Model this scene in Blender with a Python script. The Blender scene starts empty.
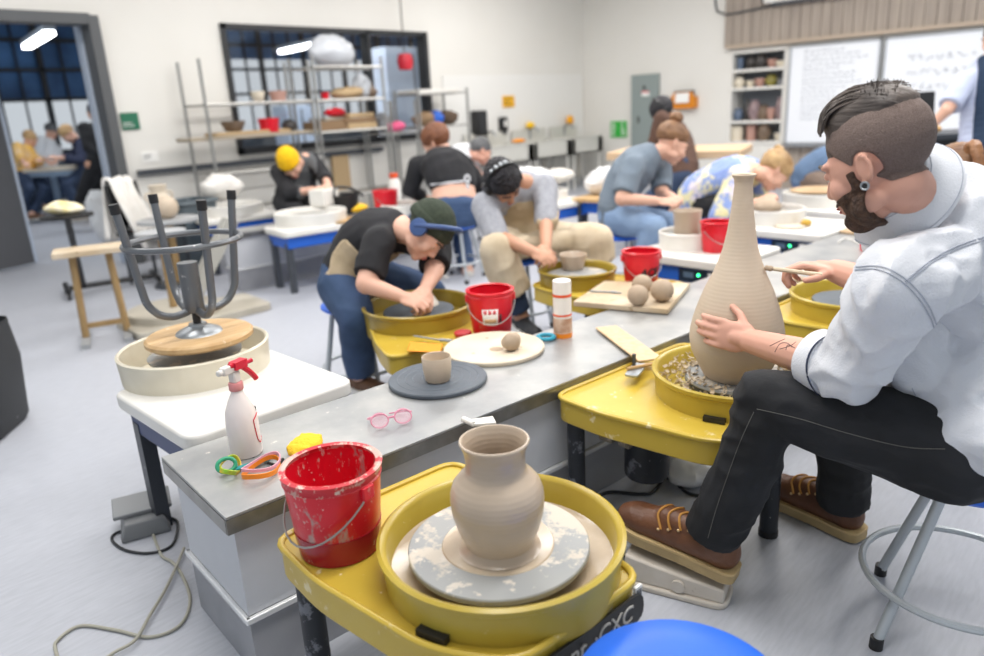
import bpy, math, random
import numpy as np
from mathutils import Vector as V, Matrix, noise
random.seed(7)
PI = math.pi
col = bpy.context.scene.collection
sc = bpy.context.scene
# ---------------------------------------------------------------- camera model (measured from the room's own lines)
CAM = V((0, 0, 1.3)); FPX = 729.9; PITCH, ROLL, YAW = 0.294873, -0.0539780, 0.8065863
_f = V((math.sin(YAW)*math.cos(PITCH), math.cos(YAW)*math.cos(PITCH), -math.sin(PITCH)))
_r = V((math.cos(YAW), -math.sin(YAW), 0)); _u = _r.cross(_f)
CR = math.cos(ROLL)*_r + math.sin(ROLL)*_u; CU = CR.cross(_f); CF = _f
def ray(x, y): return CF + CR*((x-492)/FPX) + CU*((328-y)/FPX)
def at(x, y, z): d = ray(x, y); return CAM + d*((z-CAM.z)/d.z)
def aty(x, y, Y): d = ray(x, y); return CAM + d*(Y/d.y)
def atx(x, y, X): d = ray(x, y); return CAM + d*(X/d.x)
def dep(x, y, D): return CAM + ray(x, y)*D
TA = -0.1008
EX = V((math.cos(TA), math.sin(TA), 0)); EY = V((-math.sin(TA), math.cos(TA), 0))
def I(u, v, z=0.0): return EX*u + EY*v + V((0, 0, z))   # the frame of the long steel island
# ---------------------------------------------------------------- materials
def lin(h):
    h = h.lstrip('#'); o = []
    for i in (0, 2, 4):
        c = int(h[i:i+2], 16)/255; o.append(c/12.92 if c <= .04045 else ((c+.055)/1.055)**2.4)
    return (*o, 1)
MC = {}
def M(name, c, rough=.5, metal=0, var=None, splat=None, bump=None, rings=None, alpha=None, emit=None, spec=None, coat=0, trans=0):
    """var=(scale, colour, amount, stretch) soft noise; splat=(scale, colour, threshold) hard spots; bump=(scale, strength[, stretch]); rings=(scale,strength) throwing rings"""
    if name in MC: return MC[name]
    m = bpy.data.materials.new(name); m.use_nodes = True; MC[name] = m
    nt = m.node_tree; b = nt.nodes['Principled BSDF']; N = nt.nodes.new; Lk = nt.links.new
    b.inputs['Roughness'].default_value = rough; b.inputs['Metallic'].default_value = metal
    if spec is not None: b.inputs['Specular IOR Level'].default_value = spec
    if coat: b.inputs['Coat Weight'].default_value = coat; b.inputs['Coat Roughness'].default_value = .15
    if trans: b.inputs['Transmission Weight'].default_value = trans
    b.inputs['Base Color'].default_value = lin(c)
    tc = N('ShaderNodeTexCoord'); last = None
    def coords(st):
        mp = N('ShaderNodeMapping'); mp.inputs['Scale'].default_value = st or (1, 1, 1); Lk(tc.outputs['Object'], mp.inputs['Vector']); return mp.outputs['Vector']
    def mix(fac, col2, prev):
        x = N('ShaderNodeMix'); x.data_type = 'RGBA'; Lk(fac, x.inputs[0])
        if prev is None: x.inputs[6].default_value = lin(c)
        else: Lk(prev, x.inputs[6])
        x.inputs[7].default_value = lin(col2); return x.outputs[2]
    if var:
        n = N('ShaderNodeTexNoise'); n.inputs['Scale'].default_value = var[0]; n.inputs['Detail'].default_value = 5
        Lk(coords(var[3] if len(var) > 3 else None), n.inputs['Vector'])
        r = N('ShaderNodeMapRange'); r.inputs[1].default_value = .35; r.inputs[2].default_value = .68; r.inputs[4].default_value = var[2]
        Lk(n.outputs['Fac'], r.inputs[0]); last = mix(r.outputs[0], var[1], last)
    for sp in ([splat] if splat and not isinstance(splat, list) else (splat or [])):
        n = N('ShaderNodeTexNoise'); n.inputs['Scale'].default_value = sp[0]; n.inputs['Detail'].default_value = 6; n.inputs['Roughness'].default_value = .65
        Lk(coords(sp[3] if len(sp) > 3 else None), n.inputs['Vector'])
        r = N('ShaderNodeMapRange'); r.inputs[1].default_value = sp[2]; r.inputs[2].default_value = sp[2]+.05
        Lk(n.outputs['Fac'], r.inputs[0]); last = mix(r.outputs[0], sp[1], last)
    if last is not None: Lk(last, b.inputs['Base Color'])
    h = None
    if bump:
        n = N('ShaderNodeTexNoise'); n.inputs['Scale'].default_value = bump[0]; n.inputs['Detail'].default_value = 4
        Lk(coords(bump[2] if len(bump) > 2 else None), n.inputs['Vector'])
        bp = N('ShaderNodeBump'); bp.inputs['Strength'].default_value = bump[1]; bp.inputs['Distance'].default_value = .01
        Lk(n.outputs['Fac'], bp.inputs['Height']); Lk(bp.outputs[0], b.inputs['Normal']); h = bp
    if rings:
        w = N('ShaderNodeTexWave'); w.wave_type = 'BANDS'; w.bands_direction = 'Z'; w.inputs['Scale'].default_value = rings[0]; w.inputs['Distortion'].default_value = 1.2; w.inputs['Detail'].default_value = 2
        Lk(tc.outputs['Object'], w.inputs['Vector'])
        bp = N('ShaderNodeBump'); bp.inputs['Strength'].default_value = rings[1]; bp.inputs['Distance'].default_value = .004
        Lk(w.outputs['Fac'], bp.inputs['Height'])
        if h: Lk(h.outputs[0], bp.inputs['Normal'])
        Lk(bp.outputs[0], b.inputs['Normal'])
    if alpha is not None: b.inputs['Alpha'].default_value = alpha
    if emit: b.inputs['Emission Color'].default_value = lin(emit[0]); b.inputs['Emission Strength'].default_value = emit[1]
    return m
# ---------------------------------------------------------------- mesh building
def rotz(a): return Matrix.Rotation(a, 3, 'Z')
def frame(fwd, up=V((0, 0, 1))):
    """3x3 with columns right, forward, up"""
    y = V(fwd).normalized(); x = y.cross(up)
    x = x.normalized() if x.length > 1e-5 else V((1, 0, 0)); z = x.cross(y)
    return Matrix((x, y, z)).transposed()
def axisframe(d):
    d = V(d).normalized(); a = V((0, 0, 1)) if abs(d.z) < .9 else V((1, 0, 0))
    x = a.cross(d).normalized(); return x, d.cross(x), d
def spl(pts, k=6, closed=False):
    P = [V(p) for p in pts]; n = len(P); out = []
    for i in range(n if closed else n-1):
        if closed: a, b, c, d = P[(i-1) % n], P[i], P[(i+1) % n], P[(i+2) % n]
        else: a, b, c, d = P[max(i-1, 0)], P[i], P[i+1], P[min(i+2, n-1)]
        for j in range(k):
            t = j/k; out.append(.5*((2*b)+(c-a)*t+(2*a-5*b+4*c-d)*t*t+(3*b-a-3*c+d)*t**3))
    if not closed: out.append(P[-1])
    return out
class MB:
    def __init__(s): s.v = []; s.f = []
    def add(s, vs, fs):
        o = len(s.v); s.v += [V(p) for p in vs]; s.f += [tuple(i+o for i in f) for f in fs]; return s
    def box(s, c, d, R=None, taper=1.0):
        hx, hy, hz = d[0]/2, d[1]/2, d[2]/2; vs = []
        for z in (-1, 1):
            t = taper if z > 0 else 1
            for x, y in ((-1, -1), (1, -1), (1, 1), (-1, 1)): 
                p = V((x*hx*t, y*hy*t, z*hz)); vs.append(V(c)+(R @ p if R else p))
        return s.add(vs, [(3, 2, 1, 0), (4, 5, 6, 7), (0, 1, 5, 4), (1, 2, 6, 5), (2, 3, 7, 6), (3, 0, 4, 7)])
    def prism(s, poly, z0, z1, c=(0, 0, 0), R=None):
        n = len(poly); vs = []
        for z in (z0, z1):
            for x, y in poly:
                p = V((x, y, z)); vs.append(V(c)+(R @ p if R else p))
        return s.add(vs, [tuple(range(n-1, -1, -1)), tuple(range(n, 2*n))]+[(i, (i+1) % n, n+(i+1) % n, n+i) for i in range(n)])
    def rings(s, R, closed=False, caps=True):
        n = len(R[0]); vs = [p for r in R for p in r]; fs = []; m = len(R)
        for i in range(m if closed else m-1):
            for j in range(n): fs.append((i*n+j, i*n+(j+1) % n, ((i+1) % m)*n+(j+1) % n, ((i+1) % m)*n+j))
        if caps and not closed: fs.append(tuple(range(n-1, -1, -1))); fs.append(tuple((m-1)*n+j for j in range(n)))
        return s.add(vs, fs)
    def lathe(s, prof, c=(0, 0, 0), n=40, axis=None, caps=True, wob=0):
        x, y, z = axisframe(axis) if axis else (V((1, 0, 0)), V((0, 1, 0)), V((0, 0, 1)))
        R = []
        for r, h in prof:
            r = max(r, 1e-4)
            R.append([V(c)+z*h+(x*math.cos(2*PI*j/n)+y*math.sin(2*PI*j/n))*r*(1+wob*math.sin(3*2*PI*j/n+h*40)) for j in range(n)])
        return s.rings(R, caps=caps)
    def cyl(s, a, b, r1, r2=None, n=16):
        a = V(a); b = V(b); r2 = r1 if r2 is None else r2; x, y, z = axisframe(b-a)
        return s.rings([[p+(x*math.cos(2*PI*j/n)+y*math.sin(2*PI*j/n))*r for j in range(n)] for p, r in ((a, r1), (b, r2))])
    def rcone(s, a, b, r1, r2, n=14, ca=1, cb=1):
        """tapered limb with round (1) or flat (0) ends"""
        a = V(a); b = V(b); x, y, z = axisframe(b-a); st = []
        if ca: st += [(a-z*r1*math.cos(t), r1*math.sin(t)) for t in (.15, .5, .9, 1.25)]
        st += [(a, r1), (b, r2)]
        if cb: st += [(b+z*r2*math.cos(t), r2*math.sin(t)) for t in (1.25, .9, .5, .15)]
        return s.rings([[p+(x*math.cos(2*PI*j/n)+y*math.sin(2*PI*j/n))*r for j in range(n)] for p, r in st])
    def ell(s, c, r, R=None, n=18, m=11):
        rs = []
        for i in range(m):
            t = PI*(i+.02)/(m-1+.04)
            rg = []
            for j in range(n):
                p = V((r[0]*math.sin(t)*math.cos(2*PI*j/n), r[1]*math.sin(t)*math.sin(2*PI*j/n), -r[2]*math.cos(t)))
                rg.append(V(c)+(R @ p if R else p))
            rs.append(rg)
        return s.rings(rs)
    def tube(s, pts, r, n=8, closed=False, taper=None):
        P = [V(p) for p in pts]; m = len(P); R = []; x = None
        for i in range(m):
            t = (P[(i+1) % m]-P[i-1]) if (closed or 0 < i < m-1) else (P[1]-P[0] if i == 0 else P[-1]-P[-2])
            if t.length < 1e-9: t = V((0, 0, 1))
            t.normalize()
            if x is None: x = axisframe(t)[0]
            x = (x-t*x.dot(t)).normalized(); y = t.cross(x)
            rr = r if taper is None else r*(taper[0]+(taper[1]-taper[0])*i/(m-1))
            R.append([P[i]+(x*math.cos(2*PI*j/n)+y*math.sin(2*PI*j/n))*rr for j in range(n)])
        return s.rings(R, closed=closed)
    def torus(s, c, R_, r, M3=None, n=32, k=8, a0=0, a1=2*PI, sq=1):
        full = abs(a1-a0-2*PI) < 1e-6; pts = []
        for i in range(n if full else n+1):
            t = a0+(a1-a0)*i/n; p = V((R_*math.cos(t), R_*math.sin(t)*sq, 0)); pts.append(V(c)+(M3 @ p if M3 else p))
        return s.tube(pts, r, k, closed=full)
    def mesh(s, name='m'):
        me = bpy.data.meshes.new(name); me.from_pydata([tuple(p) for p in s.v], [], s.f); me.validate(); me.update(); return me
    def obj(s, name, mat, parent=None, smooth=True, bevel=0, seg=2, ang=38):
        return link(s.mesh(name), name, mat, parent, smooth, bevel, seg, ang)
def link(me, name, mat, parent=None, smooth=True, bevel=0, seg=2, ang=38):
    import bmesh
    bm = bmesh.new(); bm.from_mesh(me); bmesh.ops.recalc_face_normals(bm, faces=bm.faces); bm.to_mesh(me); bm.free()
    o = bpy.data.objects.new(name, me); col.objects.link(o)
    if mat and not me.materials: me.materials.append(mat)
    if parent: o.parent = parent
    if smooth:
        me.polygons.foreach_set('use_smooth', [True]*len(me.polygons))
        try: me.set_sharp_from_angle(angle=math.radians(ang))
        except Exception: pass
    if bevel:
        b = o.modifiers.new('bevel', 'BEVEL'); b.width = bevel; b.segments = seg; b.limit_method = 'ANGLE'; b.angle_limit = math.radians(40)
    return o
def fuse(mb, voxel, it=3, fac=.5):
    me = mb.mesh('tmp'); o = bpy.data.objects.new('tmp', me); col.objects.link(o)
    import bmesh
    bm = bmesh.new(); bm.from_mesh(me); bmesh.ops.recalc_face_normals(bm, faces=bm.faces); bm.to_mesh(me); bm.free()
    r = o.modifiers.new('r', 'REMESH'); r.mode = 'VOXEL'; r.voxel_size = voxel
    if it: s_ = o.modifiers.new('s', 'SMOOTH'); s_.iterations = it; s_.factor = fac
    dg = bpy.context.evaluated_depsgraph_get()
    out = bpy.data.meshes.new_from_object(o.evaluated_get(dg)); bpy.data.objects.remove(o); bpy.data.meshes.remove(me)
    return out
def wrinkle(me, amp, freq, seed=0, st=(1, 1, 1)):
    n = len(me.vertices); co = np.empty(n*3); me.vertices.foreach_get('co', co); co = co.reshape(-1, 3)
    no = np.empty(n*3); me.vertices.foreach_get('normal', no); no = no.reshape(-1, 3)
    d = np.array([.28-abs(noise.noise(V((p[0]*st[0]*freq+seed, p[1]*st[1]*freq, p[2]*st[2]*freq))+.35*noise.noise_vector(V((p[0]*freq*.5, p[1]*freq*.5, p[2]*freq*.5+seed))))) for p in co])
    co += no*(d*amp*2)[:, None]; me.vertices.foreach_set('co', co.ravel()); me.update()
def shell(me, cond, off, name, mat, parent, inner=.004):
    """a layer of cloth or hair lying over part of a surface, with a closed rim"""
    keep = [cond(v.co, v.normal) for v in me.vertices]
    vs = []; fs = []; mp = {}; cnt = {}
    for p in me.polygons:
        if all(keep[i] for i in p.vertices):
            f = []
            for i in p.vertices:
                if i not in mp: mp[i] = len(vs); v = me.vertices[i]; vs.append(v.co+v.normal*(off(v.co) if callable(off) else off))
                f.append(mp[i])
            fs.append(tuple(f))
            for a, b in zip(f, f[1:]+f[:1]):
                cnt[(min(a, b), max(a, b))] = cnt.get((min(a, b), max(a, b)), []) + [(a, b)]
    nb = {}
    for k, l in cnt.items():
        if len(l) == 1: nb.setdefault(k[0], []).append(k[1]); nb.setdefault(k[1], []).append(k[0])
    bn = {i: V((0, 0, 0)) for i in nb}
    inv = {b: a for a, b in mp.items()}; low = {}; base = {i: me.vertices[inv[i]].co.copy() for i in nb}
    for it in range(8):
        new = {i: (vs[i]*.5+sum((vs[j] for j in n_), V((0, 0, 0)))/len(n_)*.5) for i, n_ in nb.items()}; nb2 = {i: (base[i]*.5+sum((base[j] for j in n_), V((0, 0, 0)))/len(n_)*.5) for i, n_ in nb.items()}
        for i in nb: vs[i] = new[i]; base[i] = nb2[i]
    for k, l in cnt.items():
        if len(l) == 1:
            a, b = l[0]
            for i in (a, b):
                if i not in low: low[i] = len(vs); v = me.vertices[inv[i]]; vs.append(base[i]-v.normal*inner)
            fs.append((b, a, low[a], low[b]))
    if not fs: return None
    m2 = bpy.data.meshes.new(name); m2.from_pydata([tuple(v) for v in vs], [], fs); m2.update()
    o = bpy.data.objects.new(name, m2); col.objects.link(o); m2.materials.append(mat); o.parent = parent
    m2.polygons.foreach_set('use_smooth', [True]*len(m2.polygons)); return o
# ---------------------------------------------------------------- naming
def tag(o, label, cat, group=None, kind=None):
    o['label'] = label; o['category'] = cat
    if group: o['group'] = group
    if kind: o['kind'] = kind
    return o
def thing(name, label, cat, loc=(0, 0, 0), rz=0, group=None):
    o = bpy.data.objects.new(name, None); col.objects.link(o); o.location = loc; o.rotation_euler = (0, 0, rz); o.empty_display_size = .05
    return tag(o, label, cat, group)
def struct(mb, name, mat, **k):
    o = mb.obj(name, mat, smooth=False, **k); o['kind'] = 'structure'; return o
def one(mb, name, mat, label, cat, group=None, loc=None, rz=0, **k):
    o = mb.obj(name, mat, **k)
    if loc is not None: o.location = loc; o.rotation_euler = (0, 0, rz)
    return tag(o, label, cat, group)
def dup(root, loc, rz, label, group=None):
    r = root.copy(); col.objects.link(r); r.location = loc; r.rotation_euler = (0, 0, rz); r['label'] = label
    if group: r['group'] = group
    for ch in list(root.children):
        c = ch.copy(); col.objects.link(c); c.parent = r
        for g in ch.children: d = g.copy(); col.objects.link(d); d.parent = c
    return r
def words(txt, size, mat, name, parent, T, bend=None, ext=.0012, shear=0, bold=0):
    """lettering as a thin mesh: T is a 4x4 into the parent's frame; bend = radius of an upright cylinder it wraps"""
    cu = bpy.data.curves.new(name, 'FONT'); cu.body = txt; cu.size = size; cu.extrude = ext; cu.align_x = 'CENTER'; cu.align_y = 'CENTER'; cu.shear = shear; cu.offset = bold
    t = bpy.data.objects.new(name, cu); col.objects.link(t)
    me = bpy.data.meshes.new_from_object(t.evaluated_get(bpy.context.evaluated_depsgraph_get())); bpy.data.objects.remove(t); bpy.data.curves.remove(cu)
    for v in me.vertices:
        p = v.co.copy()
        if bend: a = p.x/bend; p = V((math.sin(a)*(bend+p.z), -math.cos(a)*(bend+p.z), p.y))
        v.co = T @ p
    me.materials.clear(); me.materials.append(mat)
    o = bpy.data.objects.new(name, me); col.objects.link(o); o.parent = parent; return o
# ---------------------------------------------------------------- palette
WALL = M('wall paint', 'e3e1db', .85, var=(1.2, 'dedbd4', .6)); CEILM = M('ceiling white', 'f2f2f0', .9)
FLOORM = M('grey sheet vinyl', 'b3b6be', .42, var=(14, 'a3a6ae', .6, (1, 6, 1)), bump=(30, .05))
STEEL = M('brushed steel with clay haze', '96989a', .36, .45, var=(6, 'b6b6b3', .9), splat=(24, 'dcd8cf', .66), bump=(60, .04))
STEELD = M('steel edge', '8e8d89', .3, .7, var=(20, '6c6a66', .6))
SINKM = M('sink steel', 'd0cfc8', .4, .15)
CABM = M('grey laminate panel', 'c6c8cd', .45, var=(3, 'b9bcc2', .6), splat=(40, '8e9096', .73, (3, 3, .4)))
CAPM = M('satin aluminium cap', 'e8e9ea', .25, .3); COVEM = M('coved vinyl base', '9a9ba0', .5, var=(8, '85878d', .6))
YEL = M('yellow plastic', 'ccb146', .33, var=(4, 'bb9d34', .8), splat=[(14, 'dfcf9e', .62), (38, 'efe6cf', .69)], bump=(18, .05))
YELP = M('yellow pan plastic', 'bba440', .3, var=(5, 'a68d30', .8), splat=(22, 'ddcfa2', .69), bump=(20, .04))
OLIVE = M('olive pan plastic', 'a28b33', .3, var=(5, '8e7829', .8), splat=(22, 'cdbf92', .70))
BLK = M('black plastic', '1b1b1d', .45); BLKSP = M('black steel with clay spatter', '20242b', .5, splat=[(16, '6d7078', .58), (45, 'a8a6a3', .66)])
DGREY = M('dark grey metal', '4d5157', .4, .5, splat=(30, '9a9c9f', .68)); GREYM = M('grey painted tube', '6e7175', .35, .5, splat=(26, 'c2c0bc', .64))
WHITEP = M('white plastic', 'e9e7e2', .35, var=(6, 'dcd8cf', .6), splat=(25, 'c9bfae', .71)); CREAMP = M('cream plastic', 'dfd8c6', .35, var=(6, 'cfc5ae', .8))
BLUEP = M('blue plastic', '1f5fc4', .4); BLUES = M('blue stool seat', '2c6fe6', .42, var=(8, '2a66d4', .6)); NAVYS = M('navy stripe', '1d3466', .4)
RED = M('red bucket plastic', 'e0162d', .3, var=(6, 'b3121f', .7), splat=[(26, 'b98d84', .68), (60, 'd9b5a8', .70)])
REDA = M('red bucket with dried clay', 'e0162d', .3, var=(7, 'c41426', .8), splat=[(16, 'b3908a', .58, (1, 1, .45)), (34, 'd2b3a8', .6, (1, 1, .5)), (80, 'e2cdc2', .65)], bump=(30, .12))
REDRIM = M('rim caked with clay', 'cb2734', .4, splat=[(20, 'd3a79b', .5), (60, 'e2cdc0', .58)])
WETCLAY = M('wet clay', 'c0ae9a', .3, var=(5, 'b09d88', .7), rings=(34, .07), coat=.25); LEATHER = M('leather hard clay', 'cbbaa5', .6, var=(4, 'bfac95', .7), rings=(30, .07))
CLAY = M('clay', 'b39f89', .7, var=(9, 'a08b74', .7), bump=(30, .2)); BISQ = M('bisque', 'd8cdbb', .7, var=(7, 'cbbda8', .6), rings=(18, .2)); SLIP = M('clay slip', 'c4b39c', .22, var=(9, 'a9967e', .8), coat=.3, bump=(22, .15))
BATG = M('grey bat with dried slip', '9a9b99', .5, var=(7, '8b8e90', .7), splat=[(9, 'beb5a7', .53), (30, 'c6beb2', .58)]); DBAT = M('dark bat', '4b535c', .5, var=(6, '5d656e', .8), bump=(40, .1)); CBAT = M('cream plaster bat', 'ddd1bc', .7, var=(6, 'cbbba2', .7))
WOOD = M('pale wood', 'c9a878', .55, var=(6, 'b08a58', .8, (1, 9, 9))); WOODC = M('clay stained board', 'b8a283', .7, var=(5, 'd4c6b0', .9), splat=(18, '9a8365', .62)); WOODD = M('wood leg', 'a3875c', .6, var=(6, '8b6f47', .8, (9, 9, 1))); WOODSEAT = M('maple seat', 'cfae80', .45, var=(5, 'b8905c', .8, (1, 8, 8)), splat=(20, 'e0d2b8', .68))
CHROME = M('chrome', 'a3a8ac', .38, .75); WIRE = M('galvanized wire', 'a3a3a0', .4, .8)
ORANGE = M('orange plastic', 'f08a1c', .4); YELLOWB = M('bright yellow', 'f5c518', .6); TEAL = M('teal rubber', '1f8f93', .45); PINK = M('pink rubber', 'e4a8b8', .5); GREENB = M('lime rubber', '9ad23a', .45)
CLEAR = M('translucent white plastic', 'ece4e0', .35, var=(4, 'e2d3cf', .5)); REDP = M('red plastic', 'd1203a', .35); REDL = M('red print', 'cf2d38', .6); BLACKL = M('black print', '1d1d1f', .6); WHITEL = M('white print', 'f0efec', .5)
TOWEL = M('white towelling', 'e9e6e1', .95, var=(8, 'd9d5ce', .6), bump=(60, .3)); BAG = M('white polythene', 'eeeeee', .3, bump=(9, .5), alpha=.92); TRASH = M('slate bin', '59646b', .5)
CORDG = M('beige cord', 'a4a193', .5); CORDB = M('black cord', '222428', .5); BEIGEP = M('beige pedal', 'cbc3b8', .5, var=(8, 'b5ab9e', .8), splat=(30, '9d9184', .66))
# ---------------------------------------------------------------- the room
YB, XR, CH = 7.43, 10.22, 3.35
FY = 16.0
m = MB().box((4.5, 2.2, -.05), (14.5, 11.4, .1)).box((8.6, 12.2, -.05), (22.7, 8.6, .1)); struct(m, 'floor', FLOORM)
m = MB().box((4.5, 2.4, CH+.05), (14.5, 10.4, .1)); struct(m, 'ceiling', CEILM)
wx0, wx1, wz0, wz1 = 3.99, 6.81, .94, 2.245; dx0, dx1, dz = .85, 2.74, 2.2
T = .14; yc = YB+T/2
m = MB()
m.box((-1, yc, CH/2), (2*(1+dx0), T, CH)) if False else m.box(((dx0-2.7)/2, yc, CH/2), (dx0+2.7, T, CH))
m.box(((dx0+dx1)/2, yc, (dz+CH)/2), (dx1-dx0, T, CH-dz)); m.box(((dx1+wx0)/2, yc, CH/2), (wx0-dx1, T, CH))
m.box(((wx0+wx1)/2, yc, wz0/2), (wx1-wx0, T, wz0)); m.box(((wx0+wx1)/2, yc, (wz1+CH)/2), (wx1-wx0, T, CH-wz1)); m.box(((wx1+XR)/2+.2, yc, CH/2), (XR-wx1+.4, T, CH))
struct(m, 'wall_back', WALL)
sy0, sy1, sz0, sz1 = 4.13, 4.90, .60, 1.84
m = MB(); xc = XR+.07
m.box((xc, (sy1+YB)/2, CH/2), (.14, YB-sy1, CH)); m.box((xc, (sy0-2.8)/2, CH/2), (.14, sy0+2.8, CH)); m.box((xc, (sy0+sy1)/2, sz0/2), (.14, sy1-sy0, sz0)); m.box((xc, (sy0+sy1)/2, (sz1+CH)/2), (.14, sy1-sy0, CH-sz1))
struct(m, 'wall_right', WALL)
FRM = M('black window frame', '26282b', .45); DFR = M('grey door frame', '56585a', .5); DFRL = M('pale jamb', 'b9c4d4', .4)
m = MB()
for (a, b, c, d) in ((wx0, wx1, wz1-.05, wz1), (wx0, wx1, wz0, wz0+.07), (wx0, wx0+.05, wz0, wz1), (wx1-.06, wx1, wz0, wz1), (5.84, 5.88, wz0, wz1)):
    m.box(((a+b)/2, YB+.04, (c+d)/2), (b-a, .16, d-c))
w = struct(m, 'window_1', FRM)
m = MB().box(((wx0+wx1)/2, YB+.07, (wz0+wz1)/2), (wx1-wx0-.1, .012, wz1-wz0-.12))
GL = M('window glass', 'ffffff', .02, trans=1, spec=.4); m.obj('pane', GL, w)
m = MB().box((dx1+.025, YB+.05, dz/2+.03), (.09, .22, dz+.06)).box(((dx0+dx1)/2, YB+.05, dz+.03), (dx1-dx0, .21, .09)); d1 = struct(m, 'door_1', DFR)
MB().box((dx1-.035, YB+.2, dz/2), (.03, .1, dz)).obj('jamb', DFRL, d1)
a = V((2.14, 8.45, 0)); b = V((.9, 7.95, 0)); R = frame(b-a)
m = MB().box((a+b)/2+V((0, 0, 1.1)), (.05, (b-a).length, 2.16), R); d2 = struct(m, 'door_2', M('dark grey door leaf', '55565a', .6)); MB().box(a+V((0, 0, 1.1)), (.055, .03, 2.16), R).obj('edge', DFRL, d2)
m = MB().box(((dx1+XR)/2, YB-.01, .06), (XR-dx1-.2, .02, .12)); struct(m, 'baseboard_back', COVEM)
m = MB().box((XR-.01, 3.2, .06), (.02, 8, .12)); struct(m, 'baseboard_right', COVEM)
# slatted wood band on the right wall
SLATM = M('weathered slat boards', 'ab9f93', .7, var=(3, '94897f', .9, (1, 9, .4))); m = MB()
for k in range(62): m.box((XR-.03, 4.93-.13*k, 2.55), (.05, .122, 1.27))
o = struct(m, 'trim_1', SLATM); m = MB().box((XR-.05, .9, 1.905), (.1, 8.1, .045)); m.obj('bottom_rail', M('rail wood', 'b3a290', .6), o)
m = MB()
for k in range(32): m.box((XR-.015, 4.05-.13*k, .3), (.03, .122, .6))
struct(m, 'trim_2', SLATM)
# ---------------------------------------------------------------- the next room, seen through the door and the window
m = MB().box((8.6, FY+.1, 4.1), (22.7, .2, .8)); m.box((8.6, FY+.1, .45), (22.7, .2, .9)); struct(m, 'wall_far', M('far wall', '4f5a66', .7))
m = MB().box((8.6, (YB+FY)/2+.1, CH+.35), (22.7, FY-YB, .1)); struct(m, 'ceiling_far', M('dark deck ceiling', '3d4248', .8))
MUL = M('dark mullion', '1d222a', .5); SHADE = M('blue shade with painted daylight', '2f4a70', .7, var=(.9, '5f93d0', .9))  # lighter blue noise paints glimpsed daylight into the shade colour
m = MB()
for k in range(20): m.box((-2+1.15*k, FY, 2.3), (.09, .1, 2.9))
for k in range(59): m.box((-2+.383*k, FY, 2.3), (.025, .06, 2.9))
for z in (.9, 1.85, 2.38, 2.9, 3.4): m.box((8.6, FY, z), (22.7, .1, .06))
w2 = struct(m, 'window_2', MUL)
m = MB()
for k in range(20): m.box((-1.43+1.15*k, FY+.06, (1.85 if k < 8 else 2.6)/2+1.95), (1.14, .01, 3.9-(1.85 if k < 8 else 2.6)))
m.obj('roller_shade', SHADE, w2)
# ---------------------------------------------------------------- islands
def island(u0, u1, v0, v1, h, lab, wlab):
    r = thing('island_cabinet', lab, 'cabinet', I((u0+u1)/2, (v0+v1)/2, 0), TA)
    hu, hv = (u1-u0)/2, (v1-v0)/2
    MB().box((0, 0, (h+.17)/2), (2*hu-.02, 2*hv-.02, h-.05-.17+.02)).obj('body', CABM, r)
    MB().box((0, 0, .085), (2*hu-.02, 2*hv-.02, .17)).obj('cove_base', COVEM, r)
    m = MB(); 
    for (x, y, dx, dy) in ((0, -hv+.006, 2*hu, .014), (0, hv-.006, 2*hu, .014), (-hu+.006, 0, .014, 2*hv), (hu-.006, 0, .014, 2*hv)): m.box((x, y, .175), (dx, dy, .016))
    m.obj('cap_trim', CAPM, r, bevel=.003)
    w = thing('steel_worktop', wlab, 'worktop', I((u0+u1)/2, (v0+v1)/2, h-.04), TA)
    MB().box((0, 0, .036), (2*hu+.02, 2*hv+.02, .008)).obj('top_sheet', STEEL, w, bevel=.002)
    m = MB()
    for (x, y, dx, dy) in ((0, -hv-.008, 2*hu+.02, .006), (0, hv+.008, 2*hu+.02, .006), (-hu-.008, 0, .006, 2*hv+.01), (hu+.008, 0, .006, 2*hv+.01)): m.box((x, y, .013), (dx, dy, .037))
    m.obj('edge_band', STEELD, w)
WT = .465
island(.47, 7.0, 1.488, 1.895, WT, 'long grey panelled island cabinet with white cap strip under the near steel worktop', 'long near steel worktop hazed with clay dust, running past the spray bottle')
island(2.15, 4.15, 5.55, 5.78, WT, 'grey island cabinet far behind the grey upturned stool, under the far worktop', 'far steel worktop behind the yellow beanie wheel')
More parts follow.
